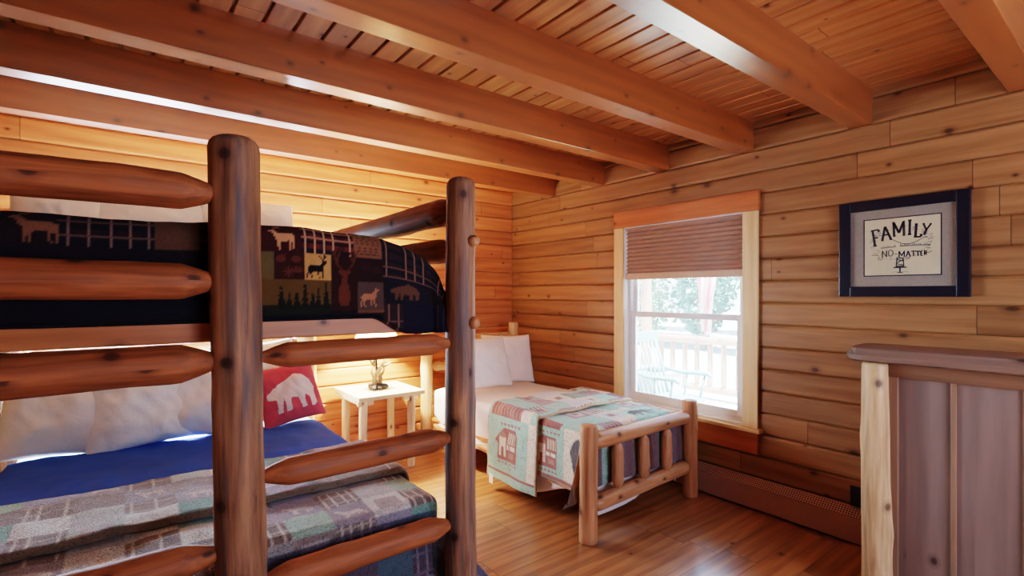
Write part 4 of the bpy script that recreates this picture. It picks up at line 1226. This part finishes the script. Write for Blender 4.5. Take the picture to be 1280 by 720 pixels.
# ------------------------------------------------------------------ FRAMED PRINT
pf = empty('framed_print', (XR - .02, 0.886, 1.44), 'black framed FAMILY lettering print with grey mat on the right wall', 'picture')
PY0, PY1, PZ0, PZ1 = 0.592, 1.18, 1.438, 1.985
bm = bmesh.new()
fw = .056
for (a, b_, c, d_) in ((PY0, PY0 + fw, PZ0, PZ1), (PY1 - fw, PY1, PZ0, PZ1), (PY0 + fw, PY1 - fw, PZ0, PZ0 + fw), (PY0 + fw, PY1 - fw, PZ1 - fw, PZ1)):
    add_box(bm, XR - .035, XR - .002, a, b_, c, d_, .005)
link('frame', bm_mesh('frame', bm), MAT['frame'], pf)
box('mat_board', XR - .016, XR - .004, PY0 + fw - .004, PY1 - fw + .004, PZ0 + fw - .004, PZ1 - fw + .004, MAT['matboard'], pf, 0)
QY0, QY1, QZ0, QZ1 = 0.712, 1.052, 1.558, 1.873
box('print_border', XR - .0172, XR - .0160, QY0 - .006, QY1 + .006, QZ0 - .006, QZ1 + .006, MAT['ink'], pf, 0)
prt = box('print', XR - .0184, XR - .0172, QY0, QY1, QZ0, QZ1, MAT['paper'], pf, 0)
PW, PH = QY1 - QY0, QZ1 - QZ0


class Ink:
    def __init__(s): s.v, s.f = [], []

    def seg(s, a, b, w):
        ax, ay = a; bx, by = b
        dx, dy = bx - ax, by - ay
        L = math.hypot(dx, dy) or 1e-6
        nx, ny = -dy / L * w / 2, dx / L * w / 2
        i = len(s.v)
        for (u, q) in ((ax + nx, ay + ny), (bx + nx, by + ny), (bx - nx, by - ny), (ax - nx, ay - ny)):
            s.v.append((XR - .0188, QY1 - u * PW, QZ0 + q * PW))
        s.f.append((i, i + 1, i + 2, i + 3))

    def path(s, pts, w):
        for a, b in zip(pts, pts[1:]): s.seg(a, b, w)

    def done(s, name, mat, par):
        return link(name, pydata(name, s.v, s.f), mat, par)


GL = {'F': [[(.2, 0), (.2, 1)], [(.2, 1), (.9, 1)], [(.2, .5), (.7, .5)], [(0, 0), (.42, 0)], [(.0, 1), (.3, 1)], [(.9, 1), (.9, .84)]],
      'A': [[(.1, 0), (.5, 1)], [(.5, 1), (.9, 0)], [(.28, .38), (.72, .38)], [(0, 0), (.24, 0)], [(.76, 0), (1, 0)]],
      'M': [[(.1, 0), (.1, 1)], [(.1, 1), (.5, .2)], [(.5, .2), (.9, 1)], [(.9, 1), (.9, 0)], [(0, 0), (.22, 0)], [(.78, 0), (1, 0)], [(0, 1), (.14, 1)], [(.86, 1), (1, 1)]],
      'I': [[(.5, 0), (.5, 1)], [(.2, 0), (.8, 0)], [(.2, 1), (.8, 1)]],
      'L': [[(.25, 0), (.25, 1)], [(.05, 0), (.95, 0)], [(.95, 0), (.95, .22)], [(.05, 1), (.45, 1)]],
      'Y': [[(.05, 1), (.5, .4)], [(.95, 1), (.5, .4)], [(.5, .4), (.3, -.12)], [(-.08, 1), (.2, 1)], [(.8, 1), (1.08, 1)]],
      'N': [[(.1, 0), (.1, 1)], [(.1, 1), (.9, 0)], [(.9, 0), (.9, 1)], [(0, 1), (.2, 1)], [(.8, 1), (1, 1)], [(0, 0), (.2, 0)]],
      'O': [[(.5 + .45 * math.cos(a * PI / 8), .5 + .5 * math.sin(a * PI / 8)) for a in range(17)]],
      'T': [[(.5, 0), (.5, 1)], [(0, 1), (1, 1)], [(0, 1), (0, .84)], [(1, 1), (1, .84)]],
      'E': [[(.15, 0), (.15, 1)], [(.15, 1), (.9, 1)], [(.15, .5), (.7, .5)], [(.15, 0), (.9, 0)]],
      'R': [[(.15, 0), (.15, 1)], [(.15, 1), (.7, 1), (.88, .88), (.88, .64), (.7, .52), (.15, .52)], [(.5, .52), (.92, 0)]]}


def glyph(ink, ch, x, y, w, h, rot, lw):
    c, s_ = math.cos(rot), math.sin(rot)
    for st in GL[ch]:
        pp = [(x + c * u * w - s_ * q * h, y + s_ * u * w + c * q * h) for u, q in st]
        for i, (a, b_) in enumerate(zip(pp, pp[1:])):
            ink.seg(a, b_, lw if len(st) == 2 and abs(st[0][0] - st[1][0]) < .5 * abs(st[0][1] - st[1][1]) + .01 else lw * .75)


ink = Ink()
# FAMILY on an arch (print coordinates, width = 1, height = .926)
for ch, x, y, w, h, r in (('F', .125, .49, .12, .26, .14), ('A', .235, .575, .15, .22, .10), ('M', .395, .635, .165, .22, .03), ('I', .575, .645, .08, .225, -.02), ('L', .665, .60, .10, .20, -.06), ('Y', .77, .64, .10, .155, -.12)):
    glyph(ink, ch, x, y, w, h, r, .034)
arc = [(.36 + .46 * t / 14, .60 - .105 * math.sin(PI * t / 14) - .0 * t) for t in range(15)]
ink.path(arc, .008)
for ch, x, y, w, h in (('N', .245, .30, .07, .10), ('O', .33, .31, .07, .10), ('M', .47, .29, .085, .09), ('A', .565, .29, .065, .09), ('T', .64, .29, .05, .085), ('T', .70, .29, .045, .08), ('E', .755, .295, .035, .075), ('R', .80, .30, .035, .07)):
    glyph(ink, ch, x, y, w, h, 0, .016)
for pp in ([(.22, .30), (.19, .29), (.2, .26), (.24, .255), (.26, .30)], [(.10, .34), (.2, .33)], [(.83, .33), (.90, .36)], [(.41, .34), (.46, .34)]): ink.path(pp, .008)
# trunk
for pp in ([(.45, .28), (.44, .15)], [(.53, .28), (.54, .15)], [(.44, .25), (.54, .22)], [(.44, .19), (.54, .25)], [(.44, .18), (.54, .16)], [(.45, .27), (.53, .27)]): ink.path(pp, .014)
ink.path([(.40, .12), (.58, .12)], .018); ink.path([(.43, .14), (.55, .14)], .02); ink.path([(.49, .12), (.49, .04)], .02); ink.path([(.45, .035), (.53, .035)], .012)
n_dark = len(ink.f)
rn = random.Random(3)
x = .23
while x < .86:
    hgt = rn.uniform(.02, .05)
    yb = .435 + .02 * math.sin((x - .2) * 4)
    if not (.43 < x < .49): ink.path([(x, yb), (x + .008, yb + hgt), (x + .016, yb), (x + .022, yb + .02)], .007)
    x += .026
for k in range(150):
    a = rn.uniform(0, 2 * PI); r = rn.uniform(.85, 1.06)
    cx, cy = .5 + .40 * r * math.cos(a), .52 + .27 * r * math.sin(a)
    ink.path([(cx, cy), (cx + rn.uniform(-.03, .03), cy + rn.uniform(-.02, .02)), (cx + rn.uniform(-.03, .03), cy + rn.uniform(-.02, .02))], .005)
ink.path([(.38, .04), (.42, .05), (.56, .05), (.61, .04)], .005)
lt = ink.done('lettering', MAT['ink'], prt)
lt.data.materials.append(MAT['ink2'])
for i_, p_ in enumerate(lt.data.polygons): p_.material_index = 0 if i_ < n_dark else 1
box('glazing', XR - .0225, XR - .0215, PY0 + fw - .003, PY1 - fw + .003, PZ0 + fw - .003, PZ1 - fw + .003, MAT['glazing'], pf, 0)

# ------------------------------------------------------------------ OUTSIDE
ZP = -0.03
o = box('porch_floor', XR + 0.16, 6.75, -1.5, 9.0, ZP - .12, ZP, MAT['porch'], bev=0, origin=(0, 0, 0))
tag(o, 'pale board porch floor outside the window', 'porch', kind='structure')
v, f = [], []
nx_, ny_ = 24, 24
for j in range(ny_ + 1):
    for i in range(nx_ + 1):
        X, Y = 6.75 + i * 2.2, -14 + j * 2.4
        v.append((X, Y, -0.62 + 0.02 * mnoise.noise(Vector((X * .3, Y * .3, 0)))))
for j in range(ny_):
    for i in range(nx_):
        a = j * (nx_ + 1) + i
        f.append((a, a + 1, a + nx_ + 2, a + nx_ + 1))
o = link('driveway', pydata('driveway', v, f, True), MAT['gravel'], origin=(20, 10, -.62))
tag(o, 'pale gravel driveway beyond the porch railing', 'driveway', kind='structure')
box('back_lawn', -12, 6.75, YB + 1.3, 30, -0.75, -0.64, MAT['gravel'], bev=0)
tag(bpy.data.objects['back_lawn'], 'pale ground outside behind the cabin', 'ground', kind='structure')

rail = empty('porch_railing', (6.5, 4.2, ZP), 'peeled log porch railing with upright balusters outside the window', 'railing')
log('top_rail', (6.5, 4.90, 0.80), (6.5, 1.2, 0.80), .055, .052, MAT['porch_log'], rail, ('flat', 'flat'), seed=91)
log('bottom_rail', (6.5, 4.90, 0.12), (6.5, 1.2, 0.12), .05, .05, MAT['porch_log'], rail, ('flat', 'flat'), seed=92)
for i in range(15):
    y = 4.69 - i * .203
    if y < 1.3: break
    log('baluster', (6.5, y, .14), (6.5, y, .78), .037, .036, MAT['porch_log'], rail, T2, tl=.05, tr=.7, seed=100 + i, knots=1, n=16)
r2 = empty('porch_railing', (6.5, 6.2, ZP), 'stretch of log porch railing beyond the porch post, mostly hidden', 'railing')
log('top_rail', (6.5, 5.05, 0.80), (6.5, 7.6, 0.80), .055, .052, MAT['porch_log'], r2, ('flat', 'flat'), seed=93)
log('bottom_rail', (6.5, 5.05, 0.12), (6.5, 7.6, 0.12), .05, .05, MAT['porch_log'], r2, ('flat', 'flat'), seed=94)
for i in range(12):
    log('baluster', (6.5, 5.25 + i * .2, .14), (6.5, 5.25 + i * .2, .78), .037, .036, MAT['porch_log'], r2, T2, tl=.05, tr=.7, seed=120 + i, knots=1, n=16)
pp = log('porch_post', (6.5, 4.975, ZP), (6.5, 4.975, 2.75), .085, .08, MAT['porch_log'], None, ('flat', 'flat'), seed=95)
tag(pp, 'thick pale log post at the end of the porch railing', 'post')
log('brace', (6.5, 4.90, 2.0), (6.5, 4.35, 2.62), .04, .04, MAT['porch_log'], pp, ('flat', 'flat'), seed=96)
br = bpy.data.objects['brace']; br.parent = pp
br.location = pp.matrix_world.inverted() @ Vector((6.5, 4.90, 2.0)) if False else Vector((6.5, 4.90, 2.0)) - Vector((6.5, 4.975, ZP))
pb = log('porch_beam', (6.5, 7.6, 2.82), (6.5, 0.2, 2.82), .08, .08, MAT['porch_log'], None, ('flat', 'flat'), seed=97)
tag(pb, 'log beam across the porch posts, above the blind', 'beam', kind='structure')

# flag hung from the porch beam
v, f, C = [], [], []
nu, nv = 60, 46
for j in range(nv + 1):
    t = j / nv
    z = 2.50 - t * 1.62
    wdt = 0.62 * (1 - t) ** 1.3 + 0.13
    cx = 4.03 + 0.0 * t
    for i in range(nu + 1):
        s = i / nu
        yy = cx + .26 - .16 * t - wdt * (s) + 0.10 * (1 - t)
        xx = 6.72 + .05 * math.sin(s * 16 + t * 2) * (0.4 + t)
        v.append((xx, yy, z + .03 * math.sin(s * 8)))
        stripe = int(s * 9 + 2.4 * t) % 2
        C.append(rgb(206, 96, 106) if stripe else rgb(226, 216, 214))
for j in range(nv):
    for i in range(nu):
        a = j * (nu + 1) + i
        f.append((a, a + 1, a + nu + 2, a + nu + 1))
me = pydata('flag', v, f, True); set_cols(me, np.array(C))
fl = link('flag', me, MAT['flagm'], origin=(6.72, 4.0, 2.5))
tag(fl, 'red and white striped flag hanging in folds above the porch railing', 'flag')
tube('flag_pole', [(6.55, 4.5, 2.70), (6.72, 4.45, 2.52), (6.75, 3.6, 2.51)], .012, MAT['dark'], fl, 10)

# rocking chair, facing along -y
rc = empty('rocking_chair', (4.35, 3.1, ZP), 'white spindle back rocking chair on the porch behind the window', 'rocking chair')
rm = MAT['rocker']
cxm, hw = 4.35, .26
bm = bmesh.new(); add_box(bm, cxm - hw, cxm + hw, 2.80, 3.28, .375, .41, .012, 3)
link('seat', bm_mesh('seat', bm), rm, rc)
for s in (-1, 1):
    x = cxm + s * (hw - .03)
    tube('back_post', [(x, 3.22, .40), (x, 3.30, .70), (x, 3.40, 1.0)], [.018, .017, .016], rm, rc, 12)
    tube('arm', [(x + s * .03, 3.29, .66), (x + s * .04, 3.10, .635), (x + s * .05, 2.88, .645), (x + s * .05, 2.78, .65), (x + s * .05, 2.74, .62)], [.017, .02, .024, .025, .018], rm, rc, 12)
    tube('arm_post', [(x + s * .02, 2.86, .39), (x + s * .05, 2.82, .64)], .013, rm, rc, 10)
    tube('arm_post', [(x + s * .02, 3.04, .39), (x + s * .045, 3.02, .635)], .011, rm, rc, 10)
    tube('leg', [(x, 2.86, .385), (x + s * .03, 2.80, ZP + .075)], [.018, .022], rm, rc, 12)
    tube('leg', [(x, 3.2, .385), (x + s * .03, 3.28, ZP + .075)], [.018, .022], rm, rc, 12)
    tube('rocker', [(x + s * .03, 2.60 + i * .1, ZP + .024 + .5 * ((2.60 + i * .1 - 3.05) ** 2)) for i in range(11)], .022, rm, rc, 10)
for i in range(6):
    x = cxm - .17 + i * .068
    tube('spindle', [(x, 3.23, .40), (x, 3.31, .70), (x, 3.395, .97)], [.009, .009, .008], rm, rc, 8)
bm = bmesh.new()
add_box(bm, cxm - hw - .01, cxm + hw + .01, 3.375, 3.405, .94, 1.055, .015, 3)
link('crest_rail', bm_mesh('crest_rail', bm), rm, rc)
tube('stretcher', [(cxm - hw + .01, 2.83, .2), (cxm + hw - .01, 2.83, .2)], .012, rm, rc, 10)

pt = empty('porch_planter', (5.0, 3.62, ZP), 'pale square planter box standing behind the rocking chair', 'planter')
bm = bmesh.new()
for a in ((4.75, 5.25, 3.50, 3.53, ZP, .52), (4.75, 5.25, 3.97, 4.0, ZP, .52), (4.75, 4.78, 3.53, 3.97, ZP, .52), (5.22, 5.25, 3.53, 3.97, ZP, .52), (4.75, 5.25, 3.5, 4.0, ZP, ZP + .03)): add_box(bm, *a, .004)
link('box', bm_mesh('box', bm), MAT['planter'], pt)
ring = bmesh.new()
for a in ((4.73, 5.27, 3.48, 3.54, .52, .55), (4.73, 5.27, 3.96, 4.02, .52, .55), (4.73, 4.79, 3.54, 3.96, .52, .55), (5.21, 5.27, 3.54, 3.96, .52, .55)): add_box(ring, *a, .004)
link('rim', bm_mesh('rim', ring), MAT['planter'], pt)


def tree(x, y, h, cw, kind, label, seed):
    t = empty('tree', (x, y, -.65), label, 'tree', 'trees beyond the driveway')
    rn = random.Random(seed)
    bm = bmesh.new()
    add_tube(bm, [(x, y, -.65), (x + rn.uniform(-.1, .1), y, h * .4), (x + rn.uniform(-.2, .2), y + rn.uniform(-.2, .2), h * .9)], [.20, .15, .04], 10)
    link('trunk', bm_mesh('trunk', bm, True), MAT['bark'], t)
    v, f = [], []
    for k in range(2600):
        zz = rn.uniform(0, 1)
        if kind == 0: rad = cw * math.sqrt(max(0.05, 1 - (2 * zz - 1) ** 2))
        else: rad = cw * (1 - zz) + .15
        z = -.3 + .04 * h + zz * h
        a = rn.uniform(0, 2 * PI); rr = rad * math.sqrt(rn.uniform(.15, 1)) * (1 + .35 * mnoise.noise(Vector((a * 1.5, zz * 5, seed))))
        c = Vector((x + rr * math.cos(a), y + rr * math.sin(a), z))
        u = Vector((rn.gauss(0, 1), rn.gauss(0, 1), rn.gauss(0, 1))).normalized()
        w = u.orthogonal().normalized()
        s = rn.uniform(.10, .22)
        i = len(v)
        v += [c - u * s, c + w * s * .55, c + u * s, c - w * s * .55]
        f.append((i, i + 1, i + 2, i + 3))
    link('foliage', pydata('foliage', v, f), LEAF[seed % 3], t)


spots = [(17.0, 7.4, 6.5, 1.4, 0), (17.2, 10.6, 7, 1.4, 0), (17.0, 13.8, 7, 1.4, 1), (17.4, 17.0, 7, 1.4, 0), (21.2, 9.0, 8, 1.7, 1), (21.0, 12.8, 9, 1.7, 0), (21.4, 16.6, 9, 1.7, 1), (21.3, 20.4, 9, 1.7, 0), (25.5, 11.0, 10, 2.0, 0), (25.6, 15.2, 11, 2.0, 0), (25.4, 19.6, 11, 2.0, 1)]
side = ['round pale green tree beyond the driveway, seen through the window', 'narrow pale conifer beyond the driveway, seen through the window']
for i, (x, y, h, cw, k) in enumerate(spots): tree(x, y, h, cw, k, side[k], i + 1)

# ------------------------------------------------------------------ LIGHT
world = bpy.data.worlds.new('sky'); scene.world = world
world.use_nodes = True
nt = world.node_tree
bg = nt.nodes['Background']
tc = N(nt, 'ShaderNodeTexCoord').outputs['Generated']
zc = N(nt, 'ShaderNodeSeparateXYZ', {0: tc}).outputs[2]
col = RAMP(nt, zc, [(0.0, (0.90, 0.95, 1.0)), (0.5, (0.72, 0.86, 1.0))])
nt.links.new(col, bg.inputs['Color'])
bg.inputs['Strength'].default_value = 2.6


def light(name, kind, loc, energy, color, rot=(0, 0, 0), **k):
    d = bpy.data.lights.new(name, kind)
    d.energy = energy; d.color = color
    for a, b_ in k.items(): setattr(d, a, b_)
    o = bpy.data.objects.new(name, d); COL.objects.link(o)
    o.location = loc; o.rotation_euler = rot
    return o


sun = light('sun', 'SUN', (0, 0, 6), 46.0, (1, .96, .9), angle=math.radians(1.0))
sun.rotation_euler = Vector((-0.10, -.35, .93)).to_track_quat('Z', 'Y').to_euler()


def portal(name, loc, rot, sx, sy):
    o = light(name, 'AREA', loc, 1, (1, 1, 1), rot, shape='RECTANGLE', size=sx, size_y=sy)
    o.data.cycles.is_portal = True


portal('portal_right', (XR + .15, (W1[0] + W1[1]) / 2, (W1[2] + W1[3]) / 2), (0, R_(90), 0), W1[3] - W1[2], W1[1] - W1[0])
portal('portal_back', ((W2[0] + W2[1]) / 2, YB + .15, (W2[2] + W2[3]) / 2), (R_(-90), 0, 0), W2[1] - W2[0], W2[3] - W2[2])
portal('portal_near', ((WN[0] + WN[1]) / 2, YN - .10, (WN[2] + WN[3]) / 2), (R_(90), 0, 0), WN[1] - WN[0], WN[3] - WN[2])
light('back_window_daylight', 'AREA', ((W2[0] + W2[1]) / 2, YB + .30, (W2[2] + W2[3]) / 2), 190, (.90, .95, 1.0), (R_(-90), 0, 0), shape='RECTANGLE', size=W2[1] - W2[0], size_y=W2[3] - W2[2])
near = light('near_fill_light', 'AREA', (2.0, YN + .06, 1.55), 9, (.74, .74, 1.0), (R_(-80), 0, 0), shape='RECTANGLE', size=1.4, size_y=1.0)  # added fill lamp in the unseen part of the room, behind the camera
near.rotation_euler = Vector((-.35, -1, .05)).to_track_quat('Z', 'Y').to_euler()
light('lamp_light', 'POINT', (lx, ly, nz + .60), 95, (1.0, .80, .54), shadow_soft_size=.03)

# ------------------------------------------------------------------ CAMERA
cam = bpy.data.cameras.new('camera')
co = bpy.data.objects.new('camera', cam); COL.objects.link(co)
cam.sensor_width = 36; cam.lens = 627 / 1280 * 36
cam.shift_y = 8 / 1280
cam.clip_start = .05
co.location = CAM
co.rotation_euler = (R_(90), 0, math.atan2(-.61, .792))
scene.camera = co

scene.view_settings.view_transform = 'Filmic'
scene.view_settings.look = 'High Contrast'
scene.view_settings.exposure = 1.5
scene.view_settings.use_white_balance = True
scene.view_settings.white_balance_temperature = 5300
scene.view_settings.white_balance_tint = 8
scene.cycles.max_bounces = 10
scene.cycles.diffuse_bounces = 6
scene.cycles.transparent_max_bounces = 12
scene.cycles.use_denoising = True
scene.cycles.sample_clamp_indirect = 8.0
